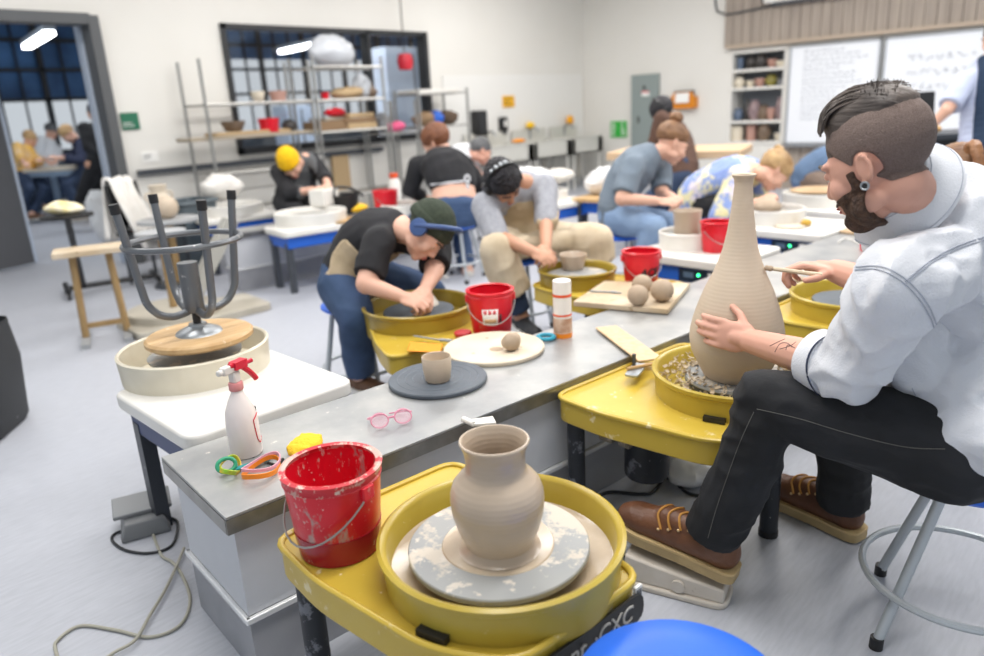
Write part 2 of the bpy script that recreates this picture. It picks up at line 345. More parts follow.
# ---------------------------------------------------------------- pottery wheels
def rpoly(pts, r, k=4):
    out = []; n = len(pts)
    for i in range(n):
        a, b, c = V(pts[i-1]), V(pts[i]), V(pts[(i+1) % n]); d1 = (a-b); d2 = (c-b); q = min(r, d1.length*.45, d2.length*.45); p = b+d1.normalized()*q; s = b+d2.normalized()*q
        for j in range(k+1): t = j/k; out.append((p*(1-t)**2+b*2*t*(1-t)+s*t*t)[:2])
    return out
def wheel_yellow(label, loc, yaw, hwl=.25, hwr=.245, back=.46, R=.235, pan=YELP, slip=True, plate=False, rim=.512, legs=True, fr=-.165, fw=.16, motor=(.02, .16, .084)):
    r = thing('pottery_wheel', label, 'pottery wheel', (loc[0], loc[1], 0), yaw)
    poly = rpoly([(-hwl, back), (-hwl-.006, back-.19), (min(-hwl+.04, -fw-.03), back-.5), (-fw, fr), (.16, fr), (max(hwr-.04, .17), back-.5), (hwr, back-.19), (hwr, back)], .05)
    m = MB().prism(poly, .362, .436); m.tube([V((x, y, .437)) for x, y in poly], .009, 6, closed=True); m.obj('splash_table', YEL, r, bevel=.006)
    q = R/.235
    pr = [(.05, .447), (R*.90, .447), (R*.915, .455), (R-.014, rim-.006), (R-.010, rim), (R-.002, rim+.004), (R+.005, rim), (R+.004, rim-.01), (R-.003, rim-.016), (R*.965, .395), (.05, .395)]
    MB().lathe(pr, n=64, caps=True).obj('splash_pan', pan, r)
    if slip: MB().lathe([(.001, .449), (R*.88, .449), (R*.93, .462), (R*.9, .458), (.001, .455)], n=48).obj('slip', SLIP, r)
    MB().lathe([(.001, .3), (.03, .3), (.03, .47), (.15, .47), (.152, .478), (.15, .484), (.001, .484)], n=40).obj('wheel_head', DBAT if not slip else BATG, r)
    if legs:
        for x, y in ((-hwl+.04, back-.05), (hwr-.045, back-.06), (0, -.13)):
            l = MB().cyl((x, y, .015), (x, y, .364), .027, n=16); lo = l.obj('leg', BLKSP, r); MB().cyl((x, y, 0), (x, y, .02), .029).obj('foot', BLK, lo)
        MB().lathe([(.001, .15), (motor[2]-.006, .15), (motor[2], .16), (motor[2], .364), (.001, .364)], c=(motor[0], motor[1], 0), n=28).obj('motor_housing', BLKSP, r)
        m = MB().box((-hwl+.12, back-.12, .34), (.05, .05, .1)).cyl((-hwl+.13, back-.16, .30), (-hwl+.13, back-.19, .30), .025).cyl((-hwl+.13, back-.19, .30), (-hwl+.13, back-.2, .30), .012); m.obj('leg_bracket', M('bracket', '8a8378', .6, .3, splat=(30, 'b8ad9e', .55)), r)
    MB().box((-R*.95, -R*.30, .445), (.02, .06, .014), rotz(.3)).obj('latch', BLK, r)
    if plate:
        MB().prism(rpoly([(-.15, -.03), (.15, -.03), (.15, .03), (-.15, .03)], .03), 0, .006, (.0, fr-.007, .388), Matrix(((1, 0, 0), (0, 0, -1), (0, 1, 0)))).obj('name_plate', BLK, r)
        words('brent', .05, M('plate lettering', 'c3bfb6', .5), 'lettering', r.children[-1], Matrix.Translation((-.07, fr-.014, .388)) @ Matrix.Rotation(PI/2, 4, 'X'), shear=.15)
        words('\u00b7CXC', .046, MC['plate lettering'], 'lettering', r.children[-1], Matrix.Translation((.06, fr-.014, .388)) @ Matrix.Rotation(PI/2, 4, 'X'), shear=.15)
        o = MB().box((.145, fr-.002, .40), (.02, .006, .05)).obj('sticker', WHITEL, r)
        MB().box((.145, fr-.0055, .40), (.012, .003, .038)).obj('barcode', M('grey print', '6d6f72', .6), r)
    return r
def wheel_white(label, loc, yaw, hw=.3, back=.55, front=-.2, R=.2, rim=.575, pan=WHITEP, body=BLUEP, panel=False, deckz=.485):
    back = min(back, V(loc).dot(EY)-1.915-hw*abs(math.sin(yaw-TA))) if V(loc).dot(EY) < 4 else back
    r = thing('pottery_wheel', label, 'pottery wheel', (loc[0], loc[1], 0), yaw)
    poly = rpoly([(-hw, front), (hw, front), (hw, back), (-hw, back)], .05)
    MB().prism(poly, deckz-.05, deckz).obj('deck', WHITEP, r, bevel=.01, seg=3)
    MB().box((0, (front+back)/2, deckz-.095), (2*hw-.06, back-front-.06, .09)).obj('body', body, r, bevel=.01)
    MB().lathe([(.05, deckz+.006), (R*.93, deckz+.006), (R*.97, rim-.01), (R-.006, rim), (R, rim+.005), (R+.007, rim), (R+.005, rim-.012), (R, deckz), (.05, deckz)], n=56).obj('splash_pan', pan, r)
    MB().lathe([(.001, deckz), (.03, deckz), (.03, rim-.035), (.15, rim-.035), (.152, rim-.025), (.001, rim-.024)], n=36).obj('wheel_head', BATG, r)
    for x in (-hw+.05, hw-.05):
        for y in (front+.07, back-.07): MB().box((x, y, (deckz-.1)/2), (.045, .045, deckz-.1)).obj('leg', DGREY, r)
    if panel:
        o = MB().box((hw-.028, back-.2, deckz-.095), (.012, .24, .07)).obj('control_panel', M('panel navy', '16283c', .4), r)
        MB().cyl((hw-.021, back-.2, deckz-.085), (hw-.016, back-.2, deckz-.085), .008).obj('indicator_light', M('green lamp', '38e08a', .4, emit=('38e08a', 4)), o)
        MB().box((hw-.021, back-.12, deckz-.09), (.004, .05, .045)).obj('label', WHITEL, o)
        MB().box((hw-.021, back-.26, deckz-.09), (.004, .06, .03)).obj('display', M('panel grey blue', '5a7088', .4), o)
    return r
pA = I(.80, .945, .512); pB = I(1.88, 1.085)
wheel_yellow('nearest yellow pottery wheel, clay jar turning on its wide pale bat', pA, TA, plate=True, hwl=.285, hwr=.205, back=.415, fr=-.215)
wheel_yellow('yellow pottery wheel in front of the man in the white shirt, pan full of trimmings', pB, TA, hwl=.39, hwr=.28, back=.385, R=.245, slip=False, motor=(-.17, .2, .07), fr=-.215, fw=.28)
pC = I(2.93, 1.2)
wheel_yellow('yellow pottery wheel beyond the tall bottle, half hidden by the white sleeve', pC, TA, R=.235, back=.26, hwl=.3, slip=False)
pE = at(418, 303, .512); pF = at(577, 268, .512)
wheel_yellow('olive yellow pottery wheel under the hands of the green beanie potter', pE, TA+PI-.33, pan=OLIVE, back=.43, slip=False)
wheel_yellow('olive yellow pottery wheel of the potter in grey shirt and tan apron', pF, TA+PI+.1, pan=OLIVE, back=.46, R=.19)
pD = at(194, 345, .575)
wheel_white('white pottery wheel at left with an upturned stool parked in its cream pan', pD, TA+PI+.08, hw=.275, back=.62, front=-.03, R=.238, body=NAVYS, pan=CREAMP)
pG = at(687, 231, .575); pH = at(772, 208, .575); pI_ = at(818, 192, .575)
wheel_white('white and blue pottery wheel holding a clay cylinder by the grey shirted girl', pG, TA+PI+.03, hw=.27, back=.5, R=.15, panel=True)
wheel_white('white and blue pottery wheel of the blonde potter in the pastel sweater', pH, TA+PI+.02, hw=.3, back=.5, R=.2, panel=True)
wheel_white('white pottery wheel with a round brown bat, right behind the blonde potter', pI_, TA+PI+.02, hw=.3, back=.5, R=.24)
# ---------------------------------------------------------------- things on and around the near wheels
def height(x, y, g):
    d = ray(x, y); t = (g[0]*d.x+g[1]*d.y)/(d.x**2+d.y**2); return CAM.z+d.z*t
def xy(p, z): return V((p[0], p[1], z))
def bucket(label, loc, rt, h, mat, group=None, rz=0, handle=True, rimmat=None, rb=.78):
    r = thing('bucket', label, 'bucket', loc, rz, group)
    b = rt*rb
    MB().lathe([(.001, 0), (b, 0), (b+.003, .004), (rt*.96, h*.86), (rt*.965, h-.01), (rt*.965-.004, h-.01), (rt*.93, h*.86), (b-.004, .006), (.001, .006)], n=48).obj('bucket_body', mat, r)
    MB().lathe([(rt*.96, h*.87), (rt*.985, h*.87), (rt*.985, h*.875), (rt*.965, h*.885), (rt*.965, h-.012), (rt, h-.012), (rt+.002, h-.003), (rt-.004, h), (rt-.012, h-.003), (rt*.955, h-.02)], n=48, caps=False).obj('rim', rimmat or mat, r)
    if handle:
        for s in (-1, 1): MB().box((s*rt*.98, 0, h*.8), (.012, .03, .03)).obj('ear', mat, r, bevel=.003)
        pts = [V((rt*1.02*math.cos(t), -math.sin(t)*rt*1.05, h*.8-math.sin(t)*h*.5)) for t in [PI*i/16 for i in range(17)]]
        MB().tube(pts, .0022, 6).obj('wire_handle', WIRE, r)
    return r
# the front wheel: bat, jar, bucket
bA = I(.786, .937, .4985)
r = thing('throwing_bat', 'pale round bat smeared with slip on the nearest yellow wheel', 'bat', xy(bA, .485)); MB().lathe([(.001, 0), (.172, 0), (.174, .003), (.174, .011), (.172, .0135), (.001, .0135)], n=72).obj('disc', BATG, r)
MB().lathe([(.001, .0135), (.108, .0135), (.106, .0155), (.08, .018), (.001, .018)], n=60, wob=.012).obj('slip_ring', SLIP, r)
jar = [(.001, 0), (.078, 0), (.070, .004), (.064, .012), (.067, .022), (.077, .045), (.085, .075), (.0875, .10), (.0865, .118), (.081, .135), (.070, .149), (.060, .157), (.0562, .163), (.0550, .172), (.0550, .186), (.0572, .202), (.0622, .214), (.0645, .2185), (.0635, .2215), (.0605, .2215), (.0565, .214), (.0525, .2), (.0505, .18), (.051, .165), (.066, .148), (.08, .11), (.06, .03), (.001, .015)]
one(MB().lathe(jar, n=72), 'clay_jar', WETCLAY, 'wet clay jar with flared neck standing on the nearest wheel', 'jar', loc=xy(at(500, 547, .50), .503))
b = bucket('big red bucket streaked with dried clay beside the nearest jar', xy(at(341, 545, .436), .437), .102, .19, REDA, rz=-1.45, rimmat=REDRIM, rb=.79)
MB().lathe([(.0822, .001), (.0834, .001), (.0898, .058), (.0885, .058)], n=48, caps=False).obj('wet_band', M('wet dark red', '9c1626', .25, splat=[(40, 'b98a86', .66)]), b)
# the man's wheel: tall bottle and its trimmings
one(MB().lathe([(.001, 0), (.085, 0), (.09, .004), (.108, .04), (.127, .08), (.133, .115), (.132, .14), (.125, .175), (.111, .22), (.094, .265), (.075, .305), (.059, .345), (.047, .385), (.0385, .43), (.032, .475), (.0275, .52), (.0245, .555), (.0255, .572), (.031, .581), (.0325, .585), (.031, .587), (.024, .584), (.02, .56), (.024, .5), (.03, .44), (.06, .3), (.1, .2), (.1, .1), (.001, .03)], n=72), 'bottle_vase', LEATHER, 'tall long-necked clay bottle under the man in white shirt', 'vase', loc=xy(pB+V((-.026, -.004, 0)), .5))
one(MB().lathe([(.001, 0), (.15, 0), (.152, .004), (.15, .012), (.001, .012)], n=56), 'throwing_bat', BATG, 'grey bat under the tall long-necked bottle', 'bat', loc=xy(pB+V((-.01, -.004, 0)), .486))
m = MB(); rnd = random.Random(3)
for k in range(420):
    a = rnd.uniform(0, 2*PI); q = .23*math.sqrt(rnd.uniform(.25, 1)); z = .458+rnd.uniform(0, .04) if q > .165 else .5
    c = V((q*math.cos(a), q*math.sin(a), z)); L_ = rnd.uniform(.006, .022); R = Matrix.Rotation(rnd.uniform(0, 6), 3, 'Z') @ Matrix.Rotation(rnd.uniform(-.9, .9), 3, 'X'); w_ = rnd.uniform(.004, .011); cu = rnd.uniform(.3, 2.2)
    R1 = []
    for i in range(5):
        t = i/4*cu; p = V((L_*math.sin(t)/max(cu, .5), 0, L_*(1-math.cos(t))/max(cu, .5)))
        R1.append([c+R @ (p+V((0, s*w_/2, d))) for s, d in ((-1, 0), (1, 0), (1, .0025), (-1, .0025))])
    m.rings(R1)
o = m.obj('clay_trimmings', M('trimmings', 'cdbda3', .8, var=(20, 'b09b80', .8)), smooth=False); o.location = xy(pB, 0); tag(o, 'curled clay trimmings lying in the yellow pan around the tall bottle', 'trimmings', kind='stuff')
# worktop, near end
zt = WT+.001
r = thing('spray_bottle', 'white spray bottle with red trigger at the near corner of the steel worktop', 'spray bottle', at(247, 453, zt), .3)
MB().lathe([(.001, 0), (.038, 0), (.041, .005), (.041, .09), (.038, .12), (.026, .15), (.016, .17), (.014, .185), (.001, .185)], n=36).obj('bottle_body', CLEAR, r)
MB().lathe([(.0165, .178), (.018, .18), (.018, .196), (.0165, .199), (.001, .199)], n=24).obj('neck_ring', M('faded red ring', 'd98e8e', .5), r)
m = MB().box((.0, 0, .213), (.022, .022, .03)).box((-.008, 0, .238), (.062, .02, .022)).cyl((-.036, 0, .238), (-.052, 0, .238), .008); m.obj('spray_head', M('clear head', 'd9d5d0', .25), r, bevel=.004)
m = MB().tube(spl([(-.016, -.004, .246), (.014, -.006, .24), (.04, -.012, .215), (.056, -.016, .19)]), .0075, 8).box((.014, -.005, .243), (.04, .024, .02)).tube([(.02, -.01, .24), (.05, -.016, .243)], .006, 8); m.obj('trigger', REDP, r)
def bent(pts, rad, rr=.0014):
    return MB().tube(spl([V((math.sin(x/rad)*(rad+.0008), -math.cos(x/rad)*(rad+.0008), z)) for x, z in pts], 4), rr, 5)
o = bent([(.025, .112), (.004, .102), (.0, .095), (.004, .05), (.01, .036), (.016, .033), (.04, .038)], .041).obj('label_outline', REDL, r)
words('PR', .016, BLACKL, 'lettering', r, Matrix.Translation((0, 0, .118)) @ Matrix.Rotation(.9, 4, 'Z'), bend=.0385)
# wristbands
def band(name, label, c, a, b, w, mat, rz, tilt=0, wob=.006, extra=None):
    m = MB(); R = []; n = 40
    for i in range(n):
        t = 2*PI*i/n; x, y = a*math.cos(t), b*math.sin(t); z = w/2+.002+wob*(1+math.sin(2*t+1))
        nn = V((math.cos(t), math.sin(t), 0)); R.append([V((x, y, z-w/2)), V((x, y, z-w/2))+nn*.003, V((x, y, z+w/2))+nn*.003, V((x, y, z+w/2))])
    m.rings(R, closed=True)
    o = m.obj(name, mat); o.location = c; o.rotation_euler = (tilt, 0, rz); tag(o, label, 'wristband', 'wristbands on the worktop corner'); return o
band('wristband', 'orange rubber wristband lying with the teal one on the steel worktop', at(262, 474, zt), .052, .034, .012, ORANGE, .3)
band('wristband', 'pale pink rubber wristband looped over the orange one', at(262, 468, zt+.012), .05, .03, .008, PINK, .1)
band('wristband', 'lime and yellow rubber wristband standing on edge at the worktop corner', at(229, 471, zt+.002), .036, .022, .012, M('lime to orange band', '9ad23a', .45, var=(22, 'f2a11c', 1)), .8, .5)
r = thing('lanyard', 'teal strap lanyard with a loop beside the orange wristband', 'lanyard', at(236, 472, zt), -.2)
MB().rings([[V((x, y, z)) for y, z in ((-.008, .006), (.008, .006), (.008, .010), (-.008, .010))] for x in (0, .03, .06, .085)]).obj('strap', TEAL, r); m = MB().torus((-.018, .008, .022), .022, .005, Matrix.Rotation(1.0, 3, 'X'), sq=.75); m.obj('loop', M('green rubber', '2e9a72', .45), r)
# sponge and wire tool behind the bucket
r = fuse(MB().ell((0, 0, .02), (.06, .042, .02)).box((0, 0, .02), (.085, .06, .03)), .004, 4); wrinkle(r, .002, 40)
o = link(r, 'sponge', M('yellow sponge', 'f0c22c', .9, bump=(120, .5)), None); o.location = at(306, 452, zt); o.rotation_euler = (0, 0, .5); tag(o, 'yellow sponge on the steel worktop behind the big red bucket', 'sponge')
m = MB().tube([at(264, 459, zt+.006), at(279, 453, zt+.006)], .004, 6).tube(spl([at(268, 463, zt+.006), at(277, 465, zt+.006), at(283, 459, zt+.008)]), .004, 6); one(m, 'wire_cutter', BLACKL, 'black handled wire cutter between the wristbands and the yellow sponge', 'tool')
# pink glasses
c = at(392, 425, zt); r = thing('safety_glasses', 'pink framed glasses lying on the steel worktop', 'glasses', c, -.45); PKF = M('pink frame', 'dd8ea6', .3); LENS = M('pink tinted lens', 'eec3cf', .1, alpha=.3)
m = MB().torus((-.033, 0, .02), .024, .0022, Matrix.Rotation(1.0, 3, 'X'), sq=.8).torus((.033, 0, .02), .024, .0022, Matrix.Rotation(1.0, 3, 'X'), sq=.8).tube([(-.008, 0, .024), (.008, 0, .024)], .003); m.obj('frame', PKF, r)
for s in (-1, 1):
    MB().cyl(V((s*.033, 0, .0195)), V((s*.033, -.0012, .0205)), .025, n=24).obj('lens', LENS, r)
    MB().tube(spl([(s*.06, .008, .026), (s*.055, .05, .012), (s*.01, .075, .004)]), .0022, 6).obj('temple', PKF, r)
# dark bat and cup, cream bat and lump
o = thing('throwing_bat', 'dark grey round bat under the small unfired cup on the worktop', 'bat', at(438, 381, zt)); MB().lathe([(.001, 0), (.155, 0), (.158, .003), (.158, .011), (.155, .014), (.03, .014), (.001, .0135)], n=64).obj('disc', DBAT, o)
m = MB()
for q in (.05, .08, .105, .13): m.torus((0, 0, .014), q, .0012, n=48, k=4)
m.obj('ridges', M('dark bat ridge', '6a727b', .5), o)
one(MB().lathe([(.001, 0), (.036, 0), (.040, .006), (.045, .04), (.0465, .078), (.045, .081), (.043, .079), (.041, .04), (.035, .01), (.001, .008)], n=48), 'clay_cup', LEATHER, 'small unfired clay cup standing on the dark round bat', 'cup', loc=at(438, 380, zt+.015))
o = thing('throwing_bat', 'cream plaster bat with a lump of clay on it, half off the worktop', 'bat', at(494, 350, zt)); MB().lathe([(.001, 0), (.178, 0), (.18, .003), (.18, .012), (.177, .015), (.001, .015)], n=64).obj('disc', CBAT, o); MB().cyl((-.02, -.03, .0145), (-.02, -.03, .0155), .025, n=24).obj('stain', CLAY, o); m = MB()
for k in range(3): m.cyl((.1*math.cos(k*2.1+1), .1*math.sin(k*2.1+1), .0149), (.1*math.cos(k*2.1+1), .1*math.sin(k*2.1+1), .0154), .006)
m.obj('peg_hole', CLAY, o)
def lump(name, label, loc, r, cat='clay', sq=1, mat=CLAY, group=None, seed=0, amp=.1):
    me = MB().ell((0, 0, r[2]*.96), r, n=24, m=16).mesh()
    for v in me.vertices: v.co += v.co.normalized()*(noise.noise(v.co*(.9/max(r[0], .02))+V((seed, 0, 0)))*r[0]*amp); v.co.z = max(v.co.z, 0)
    o = link(me, name, mat); o.location = loc; return tag(o, label, cat, group)
lump('clay_lump', 'rough lump of clay sitting on the cream plaster bat', at(512, 350, zt+.016), (.038, .034, .032), amp=.35)
# spatula over the edge, behind the jar
one(MB().tube([at(463, 419, zt+.012), at(474, 424, zt+.012)], .009, 8).prism([(-.018, 0), (.018, 0), (.026, .06), (-.02, .06)], 0, .008, at(473, 424, zt+.006), rotz(-2.2)), 'spatula', WHITEP, 'white plastic spatula on the worktop edge just behind the jar neck', 'spatula', bevel=.002)
# canister, teal ring
r = thing('canister', 'tall white canister with orange bands beside the wedging board', 'canister', at(563, 336, zt)); CN = .034
MB().lathe([(.001, 0), (CN, 0), (CN, .215), (.001, .215)], n=32).obj('can', M('white card', 'efe9e2', .5), r, bevel=.003)
for z0, z1, mt in ((.0, .018, ORANGE), (.02, .075, M('brown picture print', 'b98d70', .6, var=(20, 'e4cdb8', 1))), (.083, .09, M('orange red print', 'e4572a', .5)), (.155, .165, MC['orange red print'])): MB().lathe([(CN+.0006, z0), (CN+.001, z0), (CN+.001, z1), (CN+.0006, z1)], n=32, caps=False).obj('printed_band', mt, r)
MB().torus((0, 0, 0), .03, .008, n=28).obj('x', M('teal tape', '2f9bb5', .4)).name = 'tape_ring'; o = bpy.data.objects['tape_ring']; o.location = at(546, 337, zt+.008); tag(o, 'teal tape ring lying beside the white canister', 'tape')
# wedging board with three balls
q = [at(573, 306, .47), at(668, 314, .47), at(690, 287, .47), at(604, 285, .47)]; m = MB().prism([p[:2] for p in q], .468, .49); one(m, 'wedging_board', WOODC, 'clay stained wooden board under three balls of clay', 'board', bevel=.003)
for px, py, s, lb in ((638, 305, .043, 'front ball of clay nearest the board edge'), (642, 294, .044, 'ball of clay at the back of the three on the board'), (662, 301, .048, 'largest ball of clay, right of the three on the board')): lump('clay_ball', lb, at(px, py, .491), (s, s, s), 'clay ball', group='three clay balls on the wooden board', seed=px, amp=.06)
one(MB().tube([at(590, 291, .495), at(612, 292, .495)], .004, 6).cyl(at(612, 292, .495), at(622, 293, .495), .007, .002), 'needle_tool', CHROME, 'metal needle tool lying on the clay stained wooden board', 'tool')
# plank, rib and tools by the man's wheel
a, b_ = at(606, 327, zt+.006), at(651, 360, zt+.012); R = frame(b_-a)
one(MB().box((a+b_)/2, (.085, (b_-a).length, .007), R), 'wooden_paddle', M('pale beech', 'dcc09a', .6, var=(5, 'c9a87c', .7, (9, 9, 1))), 'pale wooden paddle lying across the worktop edge by the tall bottle', 'paddle', bevel=.003)
one(MB().tube([at(627, 369, zt+.012), at(652, 364, zt+.012)], .006, 8), 'modelling_stick', WOOD, 'thin wooden modelling stick beside the pale paddle', 'tool')
one(MB().box(at(634, 361, zt+.03), (.008, .012, .05), rotz(.3)), 'scraper', DGREY, 'small dark scraper standing on end by the pale paddle', 'tool', bevel=.002)
r = thing('tool_tray', 'small metal tray of tools on the worktop edge by the yellow deck', 'tray', at(636, 371, zt), .3); MB().prism(rpoly([(-.06, -.022), (.06, -.022), (.06, .022), (-.06, .022)], .012), 0, .008).obj('tray', CHROME, r, bevel=.002)
# the green-beanie wheel: deck tools, bucket with label
zd = .448
b = bucket('red bucket with white sticker beside the green beanie potter', xy(at(492, 331, zd), zd), .094, .175, RED, group='red buckets on the wheels', rz=-.75)
m = MB(); Rb = .094*.88
def patch(r0, r1, z0, z1, a0, a1, mat, name, parent, n=10):
    vs = []
    for i in range(n+1):
        t = a0+(a1-a0)*i/n
        for r_, z in ((r0, z0), (r1, z1)): vs.append(V((r_*math.sin(t), -r_*math.cos(t), z)))
    fs = [(2*i, 2*i+2, 2*i+3, 2*i+1) for i in range(n)]
    me = MB().add(vs, fs).mesh(); o = link(me, name, mat, parent); s = o.modifiers.new('s', 'SOLIDIFY'); s.thickness = .0008; s.offset = 1; return o
def rad(rt, h, z, rb=.78): return rt*(rb+(.96-rb)*z/(h*.86))+.0035
s = patch(rad(.094, .175, .05), rad(.094, .175, .112), .05, .112, -.45, .25, WHITEL, 'sticker', b)
for k in range(3): patch(rad(.094, .175, .095)+.001, rad(.094, .175, .11)+.001, .092, .108, -.38+.2*k, -.24+.2*k, M('pink print', 'e2626c', .6), 'sticker_print', s)
patch(rad(.094, .175, .058)+.001, rad(.094, .175, .07)+.001, .058, .072, -.36, .16, M('tan print', 'c9a277', .6), 'sticker_print', s); patch(rad(.094, .175, .055), rad(.094, .175, .09), .055, .09, .33, .42, BLACKL, 'dark_print', b)
one(MB().rings([[at(x, y, zd+h) for h in (.001, .022)]+[at(x+d, y+e, zd+h) for h in (.022, .001)] for x, y, d, e in ((407, 351, 3, -9), (425, 352, 3, -9), (441, 352, 2, -8))]), 'sponge', M('orange sponge', 'f0982a', .9, bump=(100, .5)), 'orange sponge on the near edge of the green beanie wheel', 'sponge', bevel=.004)
one(MB().tube([at(414, 336, zd+.006), at(440, 340, zd+.006)], .004).tube([at(440, 340, zd+.006), at(452, 341, zd+.006)], .007), 'trimming_tool', CHROME, 'silver trimming tool lying on the wheel behind the orange sponge', 'tool')
one(MB().lathe([(.001, 0), (.033, 0), (.035, .004), (.035, .012), (.032, .015), (.001, .015)], n=28), 'round_cap', M('dark red lid', 'b81f2a', .4), 'round dark red lid between the sticker bucket and the silver tool', 'lid', loc=at(463, 335, zd))
me = MB().lathe([(.001, 0), (.06, 0), (.055, .012), (.04, .035), (.02, .045), (.001, .046)], n=36); one(me, 'clay_dome', M('white slip clay', 'd6cfc4', .3, coat=.3), 'low dome of wet pale clay under the hands of the green beanie potter', 'clay', loc=xy(at(425, 301, .5), .485))
# grey-shirt wheel
one(MB().lathe([(.001, 0), (.05, 0), (.053, .005), (.066, .05), (.072, .075), (.07, .078), (.066, .074), (.058, .04), (.045, .01), (.001, .008)], n=40), 'clay_bowl', WETCLAY, 'grey brown clay bowl on the tan apron potter’s wheel', 'bowl', loc=xy(at(573, 266, .5), .486))
b = bucket('red bucket lettered in black between the clay balls and the tan apron potter', xy(at(641, 285, zd), zd), .092, .17, RED, group='red buckets on the wheels', rz=-.75)
words('ACE', .05, BLACKL, 'lettering', b, Matrix.Translation((0, 0, .075)) @ Matrix.Rotation(.22, 4, 'Z'), bend=rad(.092, .17, .075), shear=.25, bold=.0012)
# bun girl's wheel
one(MB().lathe([(.001, 0), (.072, 0), (.074, .004), (.072, .06), (.078, .125), (.08, .14), (.077, .142), (.073, .135), (.068, .06), (.06, .01), (.001, .008)], n=44), 'clay_cylinder', WETCLAY, 'clay cylinder on the white wheel under the grey shirted girl’s hands', 'pot', loc=xy(pG, .552))
b = bucket('red bucket on the white deck behind the tall bottle neck', xy(at(716, 251, .486), .486), .088, .165, RED, group='red buckets on the wheels', rz=-.5)
# blonde's wheel
lump('clay_mound', 'mound of clay under the blonde potter’s hands', xy(at(768, 213, .56), .552), (.09, .085, .05), amp=.15)
one(MB().lathe([(.001, 0), (.09, 0), (.09, .012), (.001, .014)], n=32), 'clay_disc', BISQ, 'pale clay disc on the white deck before the blonde potter', 'clay', loc=at(790, 227, .487))
lump('sponge', 'ochre sponge lying by the pale clay disc', at(806, 226, .487), (.05, .03, .022), 'sponge', mat=M('ochre sponge', 'c09a3e', .9, bump=(90, .5)))
one(MB().lathe([(.001, 0), (.19, 0), (.195, .01), (.17, .02), (.001, .025)], n=40), 'wooden_bat', M('brown bat', 'a88a66', .7, var=(5, 'c2a683', .8)), 'round brown bat resting on the white wheel behind the blonde potter', 'bat', loc=xy(pI_, .582))
one(MB().lathe([(.001, 0), (.14, 0), (.142, .012), (.001, .016)], n=40), 'wooden_bat', MC['brown bat'], 'round brown bat on the steel worktop under the bearded chin', 'bat', loc=at(861, 231, zt))
one(MB().lathe([(.001, 0), (.04, 0), (.042, .03), (.001, .035)], n=30), 'clay_puck', CLAY, 'flat puck of clay on the worktop under the man’s right hand', 'clay', loc=at(795, 284, zt))
one(MB().lathe([(.001, 0), (.03, 0), (.035, .06), (.033, .062), (.001, .058)], n=24), 'plastic_cup', REDP, 'small red plastic cup on the worktop peeping past the white sleeve', 'cup', loc=at(866, 250, zt))
one(MB().tube(spl([at(838, 243, zt+.004), at(846, 238, zt+.006), at(858, 243, zt+.004), at(864, 247, zt+.004)]), .0045, 6), 'wire_loop', WHITEP, 'thin pale cutting wire curled on the worktop near the red cup', 'tool')
# ---------------------------------------------------------------- stools
def stool(label, loc, rz, h=.46, rs=.165, seat=BLUES, leg=M('pale grey tube', 'b9bfc3', .35, .3, splat=(40, '8d8a84', .72)), group='blue topped stools', n=4, ro=.2):
    r = thing('stool', label, 'stool', loc, rz, group)
    MB().lathe([(.001, h-.028), (rs-.012, h-.028), (rs, h-.018), (rs, h-.008), (rs-.01, h), (rs*.6, h+.001), (.001, h-.003)], n=48).obj('seat', seat, r)
    for k in range(n):
        a = PI/4+k*2*PI/n; c, s = math.cos(a), math.sin(a)
        l = MB().tube([(rs*.72*c, rs*.72*s, h-.03), (ro*c, ro*s, .012)], .0125, 12).obj('leg', leg, r)
        MB().cyl((ro*c, ro*s, 0), (ro*.995*c, ro*.995*s, .03), .0155).obj('rubber_foot', BLK, l)
    MB().torus((0, 0, .15), ro*.93, .009, n=44).obj('foot_ring', leg, r); return r
stool('blue topped stool in the front corner, only its seat in view', xy(at(682, 688, .44), 0), .2, h=.44)
sm = V((1.853, .25, 0)); stool('pale grey stool carrying the man in the white shirt', sm, .25, h=.42, ro=.225, rs=.115)
stool('blue topped stool under the green beanie potter', V((1.96, 2.75, 0)), .5, h=.46)
stool('blue topped stool under the woman in the black sweater', V((3.93, 4.1, 0)), .3, h=.44, ro=.21)
stool('blue topped stool under the girl in the grey shirt', V((4.02, 2.67, 0)), .3, h=.46)
stool('blue topped stool of the tan apron potter', V((3.136, 2.76, 0)), .3, h=.46)
stool('blue topped stool of the blonde potter', V((5.0, 2.63, 0)), .6, h=.46)
# the upturned stool on the white wheel
sc_ = at(200, 337, .612); z0 = .602
o = thing('stool', 'grey steel stool turned upside down with its wooden seat in the cream pan', 'stool', xy(sc_, z0), 0)
MB().lathe([(.001, 0), (.162, 0), (.172, .008), (.172, .02), (.164, .027), (.001, .027)], n=56).obj('seat', WOODSEAT, o)
MB().lathe([(.001, .027), (.075, .027), (.07, .034), (.045, .046), (.03, .052), (.028, .06), (.001, .06)], n=32).obj('flange', CHROME, o)
MB().lathe([(.001, .058), (.013, .058), (.013, .11), (.001, .11)], n=16).obj('screw', BLK, o)
MB().lathe([(.001, .1), (.03, .1), (.032, .104), (.032, .265), (.001, .265)], n=24).obj('post', GREYM, o)
for k in range(4):
    a = math.radians(-2+90*k); c, s = math.cos(a), math.sin(a)
    l = MB().tube(spl([(r_*c, r_*s, z) for r_, z in ((.02, .105), (.07, .098), (.115, .115), (.145, .155), (.155, .21), (.168, .32), (.185, .46))], 5), .0125, 12).obj('leg', GREYM, o)
    MB().cyl((.184*c, .184*s, .445), (.187*c, .187*s, .475), .015).obj('rubber_foot', BLK, l)
MB().torus((0, 0, .335), .176, .010, n=48).obj('foot_ring', GREYM, o)
